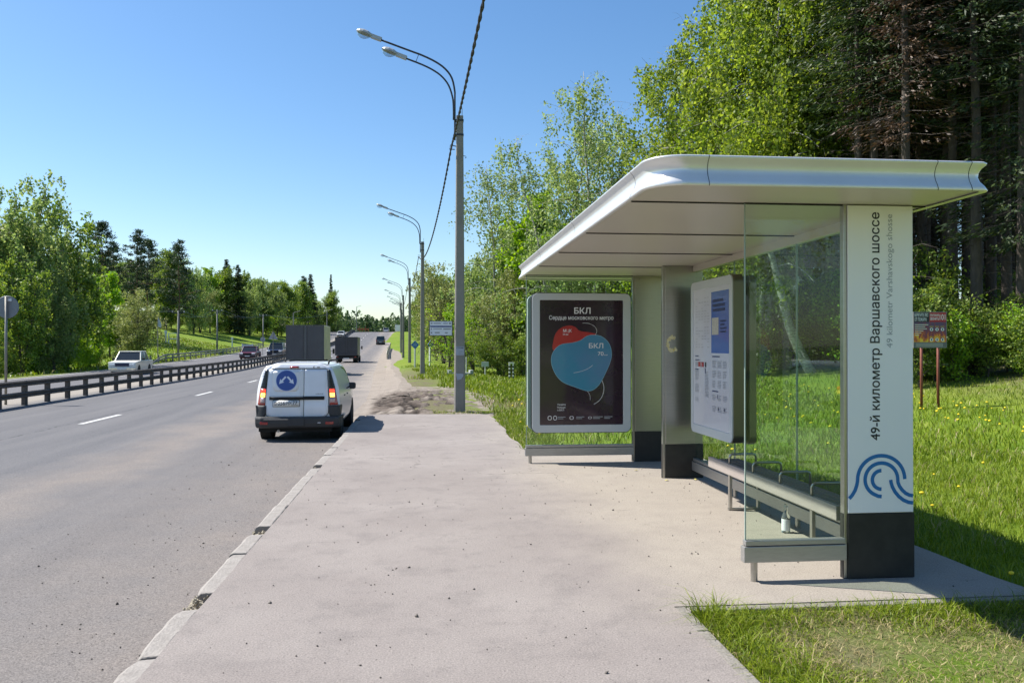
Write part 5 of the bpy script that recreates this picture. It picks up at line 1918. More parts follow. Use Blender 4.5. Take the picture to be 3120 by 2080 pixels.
MB().box(-.7, -.58, -.03, .03, -.2, 1.8).build('post', m_wp, t)
MB().box(.58, .7, -.03, .03, -.2, 1.8).build('post', m_wp, t)
MB().box(-.58, .58, -.012, .012, .9, 1.7).build('banner_sheet', mat('banner_sheet', (.58, .62, .60), .7), t)
t = thing('road_works_barrier', 'orange road works barrier on the median at the crest', 'barrier', (float(LATX(-10.3, 272)) + .6, 272, float(z_fn(272))))
for k in range(5):
    MB().box(-.08 + k * .9, .08 + k * .9, -.05, .05, 0, 1.3 + .5 * (k % 2)).build('post', mat('works_orange', (.45, .12, .04), .6), t)
MB().box(-.1, 3.8, -.08, -.05, .7, 1.1).build('board', mat('works_orange', (.45, .12, .04), .6), t)

# ================================================================== trees
m_birch = leaf_mat('birch_leaf', [(0.088, 0.153, 0.02), (0.153, 0.227, 0.032), (0.216, 0.286, 0.043), (0.271, 0.337, 0.065)], .5)
m_birch2 = leaf_mat('grey_green_birch_leaf', [(0.1, 0.167, 0.047), (0.167, 0.241, 0.072), (0.233, 0.308, 0.096), (0.316, 0.367, 0.144)], .42)
m_broad = leaf_mat('broad_leaf', [(0.056, 0.109, 0.02), (0.104, 0.174, 0.03), (0.17, 0.239, 0.04), (0.235, 0.297, 0.049)], .36)
m_bright = leaf_mat('fresh_maple_leaf', [(0.102, 0.217, 0.02), (0.16, 0.29, 0.029), (0.232, 0.377, 0.036), (0.319, 0.45, 0.051)], .42)
m_willow = leaf_mat('willow_leaf', [(0.116, 0.145, 0.043), (0.174, 0.203, 0.065), (0.232, 0.261, 0.087), (0.304, 0.334, 0.123)], .3)
m_needle = leaf_mat('spruce_needle', [(0.014, 0.03, 0.009), (0.024, 0.049, 0.014), (0.041, 0.068, 0.016), (0.068, 0.095, 0.022)], .2)
m_pineN = leaf_mat('pine_needle', [(0.019, 0.038, 0.019), (0.03, 0.057, 0.027), (0.046, 0.076, 0.032), (0.068, 0.101, 0.041)], .2)
m_brownN = leaf_mat('withered_needle', [(.03, .018, .010), (.06, .035, .02), (.095, .055, .03), (.12, .075, .04)], .12)
m_bark = mat('grey_bark', (.115, .10, .085), .9, var=(3, .8, (.06, .05, .042)), streak=(3, 3, .7), bump=(14, 1.0))
m_sbark = mat('spruce_bark', (.085, .068, .055), .9, var=(4, .8, (.04, .032, .027)), streak=(3, 3, .8), bump=(14, 1.0))
m_pbark = mat('pine_bark', (.20, .105, .06), .9, var=(2.5, .8, (.09, .06, .045)), streak=(3, 3, .6), bump=(12, 1.0))
m_twig = mat('dry_twig', (.10, .08, .065), .9)
m_bbark = mat('birch_bark', (.52, .50, .46), .8, var=(5, .95, (.05, .045, .04)), streak=(1.2, 1.2, 3.5), bump=(10, .5))

R_ = np.random.default_rng(21)


def unit(v):
    return v / np.maximum(np.linalg.norm(v, axis=-1, keepdims=True), 1e-9)


def leaves(C, size, droop=0.4, aspect=.62, r=R_, dirs=None):
    """One small four-cornered leaf at every centre."""
    n = len(C)
    a = unit(r.normal(size=(n, 3)) + np.array([0, 0, -droop * 2])) if dirs is None else unit(dirs + r.normal(size=(n, 3)) * .35)
    b = unit(np.cross(a, r.normal(size=(n, 3))))
    s = size * r.uniform(.6, 1.35, (n, 1))
    V = np.stack([C + a * s * .55, C + b * s * .5 * aspect, C - a * s * .45, C - b * s * .5 * aspect], 1).reshape(-1, 3)
    F = np.arange(4 * n).reshape(n, 4)
    return V, F


def trunk_path(h, seed, lean=(0, 0), wig=.02, n=9):
    r = np.random.default_rng(seed)
    t = np.linspace(0, 1, n)
    off = np.cumsum(r.normal(0, wig * h / n ** .5, (n, 2)), 0)
    off -= off[0]
    return np.stack([off[:, 0] + lean[0] * h * t ** 1.3, off[:, 1] + lean[1] * h * t ** 1.3, t * h], 1)


def on_path(P, t):
    x = np.clip(t, 0, 1) * (len(P) - 1)
    i = np.clip(np.floor(x).astype(int), 0, len(P) - 2)
    f = (x - i)[:, None]
    return P[i] * (1 - f) + P[i + 1] * f


def make_deciduous(h, seed, nleaf, leaf, spread, base=.25, hang=1.0, rad=.011, lean=(0, 0), nb=34, elev=50, blob=.0, trunks=1, fork=.25, keep=.62):
    """trunk+limbs mesh and crown mesh; hang = length of the weeping twigs, blob = radius of round leaf clumps."""
    r = np.random.default_rng(seed)
    wood = MB()
    anchors, lens = [], []
    for q in range(trunks):
        ln = (lean[0] + (r.uniform(-fork, fork) if trunks > 1 else 0), lean[1] + (r.uniform(-fork, fork) if trunks > 1 else 0))
        hh = h * (1 if q == 0 else r.uniform(.7, .95))
        P = trunk_path(hh, seed * 7 + q, ln)
        P[0, 2] = -.3
        tt = np.linspace(0, 1, len(P))
        wood.tube(P.tolist(), [max(.012, rad * hh * (1 - t) ** .8 * (1.25 if i == 0 else 1)) for i, t in enumerate(tt)], 7)
        for k in range(nb):
            t = base + (.98 - base) * ((k + r.random()) / nb)
            s0 = on_path(P, np.array([t]))[0]
            u = (t - base) / (1 - base)
            shape = (math.sin(PI * min(1, (u * .74 + .2))) ** .6)
            L = spread * shape * r.uniform(.6, 1.2)
            az = k * 2.399 + r.uniform(-.5, .5)
            el = math.radians(elev + 20 * u + r.uniform(-15, 15))
            pts = []
            p = s0.copy()
            d = np.array([math.cos(az) * math.cos(el), math.sin(az) * math.cos(el), math.sin(el)])
            m = 6
            for j in range(m + 1):
                pts.append(p.copy())
                p = p + d * L / m
                d = unit(d + np.array([math.cos(az) * .12, math.sin(az) * .12, -.22 * (.4 + hang * .6)]) + r.normal(0, .10, 3))
            pts = np.array(pts)
            br = max(.008, rad * hh * .30 * (1 - u) + .008)
            wood.tube(pts.tolist(), [br * (1 - .8 * j / m) for j in range(m + 1)], 4, caps=False)
            na = max(2, int(7 * L / spread * 2.2))
            ta = r.uniform(.22, 1.0, na)
            A = on_path(pts, ta)
            A += r.normal(0, .16 * L / m * 2, A.shape)
            anchors.append(A)
            lens.append(np.full(na, L))
            # side twigs
            for j in range(2, m, 2):
                e = pts[j] + unit(r.normal(0, 1, 3) + np.array([0, 0, .1])) * L * .3
                wood.tube([pts[j].tolist(), e.tolist()], [br * .4, .006], 3, caps=False)
                anchors.append((pts[j] + (e - pts[j]) * r.uniform(.4, 1.1, (3, 1))))
                lens.append(np.full(3, L * .6))
    A = np.concatenate(anchors)
    A = A[r.random(len(A)) < keep]
    per = max(3, nleaf // len(A))
    T = r.random((len(A), per, 1))
    hl = (hang * h / 14) * r.uniform(.35, 1.25, (len(A), 1, 1))
    sway = r.normal(0, .22, (len(A), 1, 3)) * np.array([1, 1, 0])
    C = A[:, None, :] + sway * T * hl + np.array([0, 0, -1.0]) * T * hl
    jit = blob if blob else .11 + .02 * h / 14
    J = r.normal(0, 1, C.shape)
    if blob:
        J = unit(J) * r.random((len(A), per, 1)) ** .4 * r.uniform(.5, 1.2, (len(A), 1, 1))
        J[..., 2] *= .75
    C = (C + J * jit).reshape(-1, 3)
    V, F = leaves(C, leaf, .5 if hang > .5 else .15, .7, r)
    return wood.mesh('trunk', True, fix=False), np_mesh('crown', V, F)


def make_spruce(h, seed, R, base, per=58, quad=.22, dead=True, rad=.0095):
    r = np.random.default_rng(seed)
    wood = MB()
    P = trunk_path(h, seed, (r.uniform(-.01, .01), r.uniform(-.01, .01)), .004)
    P[0, 2] = -.3
    wood.tube(P.tolist(), [max(.015, rad * h * (1 - i / (len(P) - 1)) ** .85 * (1.2 if i == 0 else 1)) for i in range(len(P))], 8)
    Cs, Ds = [], []
    z = base * h
    while z < h * .985:
        u = (z - base * h) / (h * (1 - base))
        L0 = R * (1 - u) ** .75 * (.55 + .45 * min(1, u * 6 + .35))
        for k in range(5 if u < .8 else 4):
            az = r.uniform(0, 2 * PI)
            L = L0 * r.uniform(.55, 1.15) + .15
            s0 = on_path(P, np.array([z / h]))[0]
            out = np.array([math.cos(az), math.sin(az), 0])
            droop = .45 - .5 * u
            t = r.random(per) ** .7
            C = s0 + out * (t * L)[:, None] + np.array([0, 0, 1.0]) * (-droop * L * (t - .55 * t ** 2.2))[:, None]
            lat = np.array([-out[1], out[0], 0])
            C += lat * (r.uniform(-1, 1, per) * (.10 + .30 * L * (1 - t * .75)) * .8)[:, None]
            C[:, 2] -= r.random(per) * .26 * min(1, L / 1.5)
            Cs.append(C)
            Ds.append(out + lat * r.uniform(-.7, .7, (per, 1)) + np.array([0, 0, -.35 - droop * .4]))
            if L > .5:
                wood.tube([s0.tolist(), (s0 + out * L * .5 + np.array([0, 0, -droop * L * .33])).tolist(), (s0 + out * L * .95 + np.array([0, 0, -droop * L * .45])).tolist()], [.02, .013, .004], 3, caps=False)
        z += h * .0155 * r.uniform(.8, 1.3)
    if dead:
        for k in range(46):
            zz = h * (.08 + (base + .05 - .08) * (k / 46) ** .8)
            az = r.uniform(0, 2 * PI)
            L = r.uniform(.4, 1.7)
            s0 = on_path(P, np.array([zz / h]))[0]
            o = np.array([math.cos(az), math.sin(az), r.uniform(-.25, .1)])
            e1 = s0 + o * L * .55
            e2 = s0 + o * L + np.array([r.uniform(-.15, .15), r.uniform(-.15, .15), -.18 * L])
            wood.tube([s0.tolist(), e1.tolist(), e2.tolist()], [.015, .009, .003], 3, caps=False)
            for j in range(3):
                e3 = e1 + (e2 - e1) * r.random() + r.normal(0, .2, 3)
                wood.tube([e1.tolist(), e3.tolist()], [.006, .002], 3, caps=False)
    C = np.concatenate(Cs)
    V, F = leaves(C, quad, 0, .26, r, np.concatenate(Ds))
    return wood.mesh('trunk', True, fix=False), np_mesh('crown', V, F)


def make_pine(h, seed, base=.45, R=3.3, quad=.34, ncl=42, per=62):
    r = np.random.default_rng(seed)
    wood = MB()
    P = trunk_path(h, seed, (r.uniform(-.03, .03), 0), .012)
    P[0, 2] = -.3
    wood.tube(P.tolist(), [max(.02, .011 * h * (1 - .85 * i / (len(P) - 1))) for i in range(len(P))], 7)
    Cs, Ds = [], []
    for k in range(ncl):
        t = base + (1 - base) * (k + r.random()) / ncl
        u = (t - base) / (1 - base)
        s0 = on_path(P, np.array([t]))[0]
        az = k * 2.399 + r.uniform(-.6, .6)
        L = R * (1 - u ** 1.6) * r.uniform(.35, 1.1) + .25
        e = s0 + np.array([math.cos(az) * L, math.sin(az) * L, L * r.uniform(.0, .5)])
        mid = (s0 + e) / 2 + np.array([0, 0, -.08 * L])
        wood.tube([s0.tolist(), mid.tolist(), e.tolist()], [.05 * (1 - u) + .015, .03, .012], 4, caps=False)
        for c0, sc in ((e, 1.0), (mid + r.normal(0, .15, 3), .7)):
            J = unit(r.normal(size=(per, 3))) * r.random((per, 1)) ** .45 * np.array([.75, .75, .34]) * sc * r.uniform(.7, 1.25)
            Cs.append(c0 + J)
            Ds.append(J * np.array([1, 1, .6]) + np.array([0, 0, .35]))
    V, F = leaves(np.concatenate(Cs), quad, 0, .30, r, np.concatenate(Ds))
    return wood.mesh('trunk', True, fix=False), np_mesh('crown', V, F)


def variant(meshes, bark, leaf):
    meshes[0].materials.append(bark)
    meshes[1].materials.append(leaf)
    return meshes


KIND = {
    'birch_a': variant(make_deciduous(18, 1, 26000, .16, 4.4, .30, 1.7, .0088, nb=30, trunks=2, fork=.10, keep=.5), m_bbark, m_birch),
    'birch_b': variant(make_deciduous(17, 2, 24000, .16, 4.1, .26, 1.8, .0085, nb=30, trunks=2, fork=.12, keep=.5), m_bbark, m_birch),
    'birch_thin': variant(make_deciduous(15, 3, 12000, .15, 3.6, .20, 1.5, .0075, nb=24, trunks=2, fork=.14, keep=.5), m_bbark, m_birch2),
    'birch_far': variant(make_deciduous(14, 4, 13000, .26, 4.6, .10, 1.5, .010, nb=24, trunks=3, fork=.17, keep=.5), m_bark, m_birch2),
    'birch_far_b': variant(make_deciduous(13, 14, 12000, .26, 4.2, .10, 1.2, .010, nb=24, trunks=3, fork=.16, keep=.5), m_bark, m_broad),
    'broad_a': variant(make_deciduous(12, 5, 12000, .30, 4.2, .10, .25, .012, nb=22, blob=.85, trunks=2, fork=.14, keep=.55), m_bark, m_broad),
    'broad_b': variant(make_deciduous(12, 6, 11000, .30, 3.8, .08, .3, .012, nb=22, blob=.9, elev=55, trunks=2, fork=.16, keep=.55), m_bark, m_broad),
    'maple': variant(make_deciduous(9, 7, 10000, .22, 2.6, .12, .15, .012, nb=28, blob=.55, elev=55), m_bark, m_bright),
    'willow': variant(make_deciduous(7, 8, 15000, .15, 3.2, .14, .45, .013, nb=24, blob=.5, elev=42, trunks=3), m_bark, m_willow),
    'bush': variant(make_deciduous(3.2, 9, 5200, .105, 1.5, .08, .15, .010, nb=16, blob=.34, elev=48, trunks=3), m_bark, m_broad),
    'bush_b': variant(make_deciduous(2.6, 10, 4200, .10, 1.4, .05, .15, .010, nb=14, blob=.32, elev=42, trunks=4), m_bark, m_bright),
    'bare_bush': variant(make_deciduous(4.2, 11, 700, .12, 2.9, .10, .2, .020, nb=16, blob=.4, elev=20, trunks=3), m_twig, m_bright),
    'spruce_a': variant(make_spruce(23, 31, 3.1, .36), m_sbark, m_needle),
    'spruce_b': variant(make_spruce(21, 32, 2.8, .46), m_sbark, m_needle),
    'spruce_c': variant(make_spruce(20, 33, 3.0, .22), m_sbark, m_needle),
    'spruce_dead': variant(make_spruce(22, 34, 2.6, .40, 44, .20), m_sbark, m_brownN),
    'spruce_far': variant(make_spruce(15, 35, 2.6, .05, 26, .5, False, .012), m_sbark, m_needle),
    'spruce_small': variant(make_spruce(5.5, 36, 1.6, .10, 26, .22, False, .012), m_sbark, m_needle),
    'pine_a': variant(make_pine(15, 41), m_pbark, m_pineN),
    'pine_b': variant(make_pine(15, 42, .35, 2.9), m_pbark, m_pineN),
}
NAMES = {'birch': 'birch_tree', 'broad': 'deciduous_tree', 'maple': 'maple_tree', 'willow': 'willow_tree', 'bush': 'bush', 'bare': 'bush', 'spruce': 'spruce_tree', 'pine': 'pine_tree'}
NOMH = {'birch_a': 18, 'birch_b': 17, 'birch_thin': 15, 'birch_far': 14, 'birch_far_b': 13, 'broad_a': 12, 'broad_b': 12, 'maple': 9, 'willow': 7, 'bush': 3.2, 'bush_b': 2.6, 'bare_bush': 4.2, 'spruce_a': 23, 'spruce_b': 21, 'spruce_c': 20, 'spruce_dead': 22, 'spruce_far': 15, 'spruce_small': 5.5, 'pine_a': 15, 'pine_b': 15}


def px_x(px, Y):
    return math.tan(YAW + math.atan((px - 1560) / 2550)) * Y


def tree(kind, x, y, h, label, group=None, rz=None, wide=1.0, tilt=(0, 0)):
    nm = NAMES[kind.split('_')[0]]
    cat = 'bush' if nm == 'bush' else 'tree'
    z = gz(x, y)
    t = thing(nm, label, cat, (x, y, z - .05), random.uniform(0, 6.28) if rz is None else rz, group)
    s = h / NOMH[kind]
    t.scale = (s * wide, s * wide, s)
    if tilt != (0, 0):
        t.rotation_euler = (tilt[0], tilt[1], t.rotation_euler.z)
    tm, cm = KIND[kind]
    link('trunk', tm, None, t)
    link('crown', cm, None, t)
    return t


# --- behind the shelter: birches and their trunks
gB = 'birches behind the bus shelter'
tree('birch_a', px_x(2380, 37), 37, 20.5, 'tall leafy birch with thick trunk seen through the shelter glass', gB, 0.6)
tree('birch_b', px_x(2308, 35.5), 35.5, 18.5, 'slender birch left of the thick trunk behind the shelter glass', gB, 2.2)
tree('birch_a', px_x(2455, 38), 38, 21, 'tall birch rising right of the leaning white trunk', gB, 4.0)
tree('birch_b', px_x(2190, 40), 40, 19.5, 'tall birch whose crown rises above the left half of the shelter roof', gB, 1.0)
tree('birch_b', px_x(2560, 41), 41, 20, 'birch crown bordering the dark spruces above the shelter roof', gB, 5.1)
tree('birch_a', px_x(2060, 43), 43, 17.5, 'birch at the left flank of the big crowns behind the shelter', gB, 3.3)
tree('birch_b', px_x(2330, 44), 44, 21, 'birch standing deeper behind the shelter', gB, 2.9)
tree('birch_thin', px_x(1835, 49), 49, 17.2, 'slim sparse birch between the big crowns and the lamp post side', gB, 0.4)
tree('birch_thin', px_x(1690, 51), 51, 15.9, 'slim sparse birch with airy top left of the shelter roof', gB, 2.0)
tree('birch_thin', px_x(1900, 52), 52, 15.5, 'sparse birch half hidden behind the airy slim birches', gB, 5.0)
tree('birch_thin', px_x(1520, 61), 61, 15.6, 'airy birch right beside the nearest lamp post', gB, 3.7, 1.1)
tree('birch_far', px_x(1605, 64), 64, 13.0, 'grey-green birch behind the airy birch by the lamp post', gB, 1.2)
tree('birch_far', px_x(1760, 60), 60, 13.5, 'grey-green birch behind the slim sparse birches', gB, 4.4)
tree('birch_far', px_x(1480, 74), 74, 11.0, 'small grey-green birch just right of the nearest lamp post', gB, .7)
# the leaning white trunk
lp = [(0, 0, -.2), (-.55, .1, .9), (-1.05, .2, 2.2), (-1.35, .3, 3.6), (-1.75, .35, 5.2), (-2.3, .4, 7.0), (-2.8, .5, 9.2)]
lx_, ly_ = px_x(2478, 34), 34.0
t = thing('birch_tree', 'leaning white birch trunk bending left behind the shelter glass', 'tree', (lx_, ly_, gz(lx_, ly_)), 0, gB)
MB().tube(catmull(lp, 4, False), [.24 - .17 * i / 24 for i in range(25)], 10).build('trunk', m_bbark, t, smooth=True)
r_ = np.random.default_rng(77)
C = np.concatenate([np.array(p) + r_.normal(0, 1, (900, 3)) * np.array([.9, .9, 1.1]) for p in ((-2.6, .4, 8.6), (-3.2, .6, 9.6), (-2.0, .2, 9.4))])
link('crown', np_mesh('crown', *leaves(C, .15, .5, .7, r_)), m_birch, t)
gU = 'undergrowth at the forest edge'
for i, (px, Y, h, k) in enumerate([(2270, 35, 3.2, 'bush'), (2345, 36.2, 3.6, 'bush'), (2415, 37, 3.8, 'bush_b'), (2500, 36, 3.9, 'bush'), (2560, 35, 3.6, 'bush_b'), (2610, 33, 3.4, 'bush'), (2450, 39, 4.6, 'bush'), (2300, 39, 4.4, 'bush'), (2540, 39.5, 4.8, 'bush')]):
    tree(k, px_x(px, Y), Y, h, 'leafy green bush in the undergrowth seen through the shelter glass', gU + ' behind the shelter')
for i, (px, Y, h, k) in enumerate([(2800, 27.5, 3.0, 'bush'), (2850, 28.5, 3.4, 'bush'), (2905, 28.0, 2.2, 'bush_b'), (2950, 28.5, 2.6, 'bush'), (3010, 27.5, 2.3, 'bush'), (3070, 28, 2.6, 'bush'), (3120, 27, 2.2, 'bush_b'), (2760, 29, 3.6, 'bush'), (2700, 30, 3.4, 'bush'), (3150, 26, 2.4, 'bush'), (2830, 30.5, 4.6, 'bush'), (2980, 31, 3.2, 'bush'), (3080, 31, 3.4, 'bush'), (2655, 31, 3.6, 'bush_b')]):
    tree(k, px_x(px, Y), Y, h, 'leafy bush in the undergrowth around the fire warning board', gU + ' around the warning board')
# --- spruces at the right
gS = 'dark spruces of the forest at the right'
for i, (px, Y, h, k, lb) in enumerate([(2978, 28.5, 24, 'spruce_b', 'tall spruce with straight bare trunk right of the warning board'), (3066, 29.5, 23, 'spruce_b', 'spruce with bare dark trunk near the right edge of the picture'), (3112, 27.5, 22, 'spruce_c', 'spruce at the right edge with a low green bough'), (2905, 30.5, 24, 'spruce_b', 'spruce trunk just above the warning board'), (3020, 30.5, 23, 'spruce_a', 'spruce with thin dark trunk right of the straight bare one')]):
    tree(k, px_x(px, Y), Y, h, lb, gS)
tree('spruce_dead', px_x(2880, 27.0), 29.2, 23, 'withered brown spruce above the right end of the shelter roof', gS)
tree('spruce_dead', px_x(2985, 27.0), 32.5, 24, 'second withered brown spruce farther right', gS)
rs2 = random.Random(99)
n_s = 0
for row, Y0 in enumerate((32.5, 36.5, 41, 46, 52)):
    for k in range(11):
        px = 2620 + k * 62 + rs2.uniform(-22, 22) + row * 9
        Y = Y0 + rs2.uniform(-1.3, 1.3)
        x = px_x(px, Y)
        tree(rs2.choice(['spruce_a', 'spruce_b', 'spruce_a', 'spruce_c' if row > 1 else 'spruce_b']), x, Y, rs2.uniform(21, 27), 'dark spruce deep in the dense forest at the right', 'dark spruces deep in the forest at the right')
for k in range(8):
    px = 2040 + k * 75 + rs2.uniform(-20, 20)
    Y = 50 + rs2.uniform(-2, 6)
    tree(rs2.choice(['spruce_a', 'spruce_c']), px_x(px, Y), Y, rs2.uniform(14, 18), 'dark spruce hidden deep behind the birches', 'dark spruces behind the birches')
# --- along the right roadside, towards the crest
gR = 'trees along the right roadside'
for px, Y, h, k, lb in [(1352, 80, 8.6, 'willow', 'rounded olive willow left of the nearest lamp post'), (1420, 84, 8.2, 'willow', 'olive willow behind the nearest lamp post'), (1330, 98, 8.0, 'willow', 'olive willow farther along the roadside'),
                        (1625, 57, 11.5, 'maple', 'bright yellow-green maple left of the shelter roof tip'), (1560, 60, 9.0, 'maple', 'bright green tree right of the nearest lamp post'), (1445, 62, 4.8, 'maple', 'small fresh green tree just right of the lamp post'), (1375, 64, 4.6, 'maple', 'small fresh green tree above the notice board'),
                        (1330, 112, 10.5, 'broad_a', 'dense roadside tree behind the olive willow'), (1395, 118, 11.5, 'broad_b', 'dense roadside tree behind the nearest lamp post'), (1312, 135, 11.5, 'broad_a', 'dense tree near the far lamp posts'), (1300, 165, 11, 'broad_b', 'far roadside tree by the lamp posts'), (1340, 160, 13, 'spruce_far', 'lone spruce tip above the roadside willows'), (1322, 170, 13.5, 'spruce_far', 'second spruce tip above the roadside willows'), (1290, 200, 10, 'broad_a', 'far tree just right of the lamp post row'), (1272, 235, 10, 'broad_b', 'far tree near the crest on the right'),
                        (1660, 56, 8, 'broad_a', 'leafy tree behind the poster panel'), (1730, 58, 9, 'broad_b', 'leafy tree right behind the poster panel'), (1590, 58, 6.5, 'willow', 'olive shrub tree left of the poster panel'), (1520, 57, 5, 'willow', 'low olive shrub at the edge of the grass'), (1820, 56, 9, 'broad_a', 'leafy tree behind the middle of the shelter'), (1920, 54, 9, 'maple', 'bright leafy tree behind the shelter pillars'), (2010, 52, 9.5, 'broad_b', 'leafy tree behind the timetable case')]:
    tree(k, px_x(px, Y), Y, h, lb, gR)
tree('bare_bush', px_x(1368, 58), 58, 4.0, 'bare twiggy dark bush beneath the notice board', gR, .4)
tree('bare_bush', px_x(1440, 57), 57, 3.4, 'bare twiggy bush right of the nearest lamp post', gR, 2.4)
for px, Y, h, k in [(1475, 55, 2.4, 'bush'), (1535, 54.5, 2.8, 'bush'), (1595, 54, 2.6, 'bush'), (1655, 53, 2.8, 'bush_b'), (1410, 60, 2.2, 'bush'), (1720, 52, 3, 'bush'), (1800, 50, 3, 'bush'), (1880, 48, 3, 'bush_b'), (1960, 46, 3, 'bush'), (2040, 44, 3.2, 'bush'), (2120, 42, 3.2, 'bush'), (2200, 40, 3.2, 'bush_b')]:
    tree(k, px_x(px, Y), Y, h, 'low leafy bush along the edge of the grass before the trees', gU)
# --- across the road
gL = 'trees across the road'
Ls = [(-60, 66, 13.5, 'birch_far', 'tall birch cut by the left edge of the picture'), (25, 68, 14.6, 'birch_far', 'tall grey-green birch behind the round road sign'), (120, 71, 13.6, 'birch_far', 'tall grey-green birch right of the round road sign'), (205, 75, 14.2, 'birch_far_b', 'tall birch at the right end of the near left grove'), (70, 62, 8.5, 'birch_far_b', 'smaller birch low in the near left grove'), (165, 66, 7.5, 'birch_far', 'leafy tree low behind the barrier at the left'), (-20, 76, 13, 'birch_far', 'broad tree behind the left grove'), (265, 82, 9.0, 'birch_far_b', 'dark leafy tree right of the left grove'),
      (335, 96, 8.8, 'maple', 'bright green maple beside the olive willow'), (300, 100, 8.5, 'maple', 'bright green maple left of the other maple'), (422, 92, 7.0, 'willow', 'round olive willow beyond the old white sedan'), (385, 96, 5.0, 'willow', 'small olive willow left of the round one'),
      (312, 126, 16.2, 'pine_a', 'tall pine standing left above the willow'), (345, 132, 13.5, 'pine_b', 'shorter pine just right of the tall left pine'), (415, 128, 15.6, 'pine_b', 'dark pine in the middle of the pine row'), (448, 132, 15.0, 'pine_a', 'dark pine beside the middle pine'), (545, 126, 15.2, 'pine_b', 'tall spreading pine above the utility poles'), (505, 138, 12.5, 'broad_b', 'deciduous tree left of the spreading pine'), (590, 140, 12.0, 'birch_far', 'pale birch right of the spreading pine'),
      (640, 150, 11.0, 'maple', 'fresh green tree above the second utility pole'), (690, 165, 14.5, 'spruce_far', 'left one of two dark spruces above the field'), (725, 162, 13.8, 'spruce_far', 'right one of two dark spruces above the field'), (665, 160, 11.5, 'broad_a', 'leafy tree between pine and spruces'), (610, 146, 8.5, 'willow', 'olive shrub at the edge of the far field'), (760, 165, 11.0, 'birch_far', 'pale tree right of the two dark spruces'), (800, 170, 11.2, 'broad_b', 'leafy tree above the wine red sedan'), (845, 178, 11.0, 'birch_far', 'pale leafy tree above the dark blue car'), (885, 185, 11.5, 'broad_a', 'leafy tree left of the tall truck top'), (915, 195, 12.0, 'broad_b', 'leafy tree behind the tall truck'), (925, 214, 14.0, 'pine_b', 'pine behind the tall truck'), (946, 208, 15.0, 'spruce_far', 'dark pointed spruce right above the tall truck'), (970, 240, 11.5, 'birch_far', 'pale tree right of the pointed spruce'), (1000, 262, 12, 'broad_a', 'leafy tree far up the left roadside'), (1008, 300, 22, 'spruce_far', 'very slender far spruce rising above the wood'), (1030, 300, 12, 'birch_far', 'far pale tree near the crest')]
for px, Y, h, k, lb in Ls:
    if 137 < Y < 250:
        Y, h = Y * 1.24, h * 1.2
    tree(k, px_x(px, Y), Y, h, lb, gL, wide=.5 if 'slender' in lb else 1.0)
rs3 = random.Random(5)
for k in range(34):
    px = 180 + k * 23 + rs3.uniform(-10, 10)
    Y = 185 + (k / 34) * 95 + rs3.uniform(-5, 25)
    tree(rs3.choice(['broad_a', 'broad_b', 'birch_far_b', 'birch_far', 'broad_b']), px_x(px, Y), Y, rs3.uniform(11.5, 15.0), 'leafy tree in the wood behind the far field', 'leafy trees filling the wood across the road')
for k in range(18):
    px = 470 + k * 26 + rs3.uniform(-10, 10)
    Y = 172 + (k / 18) * 62 + rs3.uniform(-4, 4)
    tree(rs3.choice(['bush', 'bush_b', 'bush']), px_x(px, Y), Y, rs3.uniform(3.4, 5.2), 'leafy bush along the upper edge of the far field', 'bushes along the far field', wide=1.4)
for k in range(16):
    px = -20 + k * 21 + rs3.uniform(-6, 6)
    Y = 58 + k * 1.6 + rs3.uniform(-1.5, 1.5)
    tree(rs3.choice(['bush', 'bush_b', 'bush_b']), px_x(px, Y), Y, rs3.uniform(1.8, 3.0), 'leafy bush behind the central barrier at the left', 'bushes below the left grove')

# --- the forest edge goes on behind the viewer; it mirrors in the shelter's steel and glass
for i, (x, y, h, k) in enumerate([(15, -14, 15, 'birch_a'), (20, -8, 16, 'birch_b'), (13, -24, 14, 'birch_a'), (9.5, -30, 12, 'broad_a'), (7, -42, 12, 'broad_b')]):
    tree(k, x, y, h, 'tree of the forest edge behind the viewer, mirrored in the shelter', 'trees behind the viewer mirrored in the shelter')

# --- far wood beyond the crest: reads as one mass
Cs, sizes = [], []
rf_ = np.random.default_rng(8)
woodf = MB()
for k in range(950):
    Y = rf_.uniform(345, 640)
    px = rf_.uniform(930, 1420)
    x = px_x(px, Y)
    z = gz(x, Y)
    h = rf_.uniform(9, 14) * (1.12 if rf_.random() < .25 else 1)
    con = rf_.random() < .3
    n = 140
    u = rf_.random(n)
    rad = (1 - u) * 2.4 + .3 if con else np.sin(PI * np.clip(u * .85 + .12, 0, 1)) * 3.0
    a = rf_.uniform(0, 2 * PI, n)
    q = rad * rf_.random(n) ** .4
    Cs.append(np.stack([x + q * np.cos(a), Y + q * np.sin(a), z + h * (.12 + .88 * u)], 1))
    woodf.tube([(x, Y, z - .5), (x, Y, z + h * .6)], [.22, .1], 4, caps=False)
V, F = leaves(np.concatenate(Cs), .95, .1, .75, rf_)
m_farw = leaf_mat('far_wood_leaf', [(0.043, 0.087, 0.032), (0.072, 0.131, 0.043), (0.109, 0.174, 0.058), (0.145, 0.21, 0.08)], .25)
fw = tag(link('far_wood', np_mesh('far_wood', V, F), m_farw), 'far green wood on the slope beyond the road crest', kind='stuff')
link('trunks', woodf.mesh('trunks', fix=False), m_bark, fw)

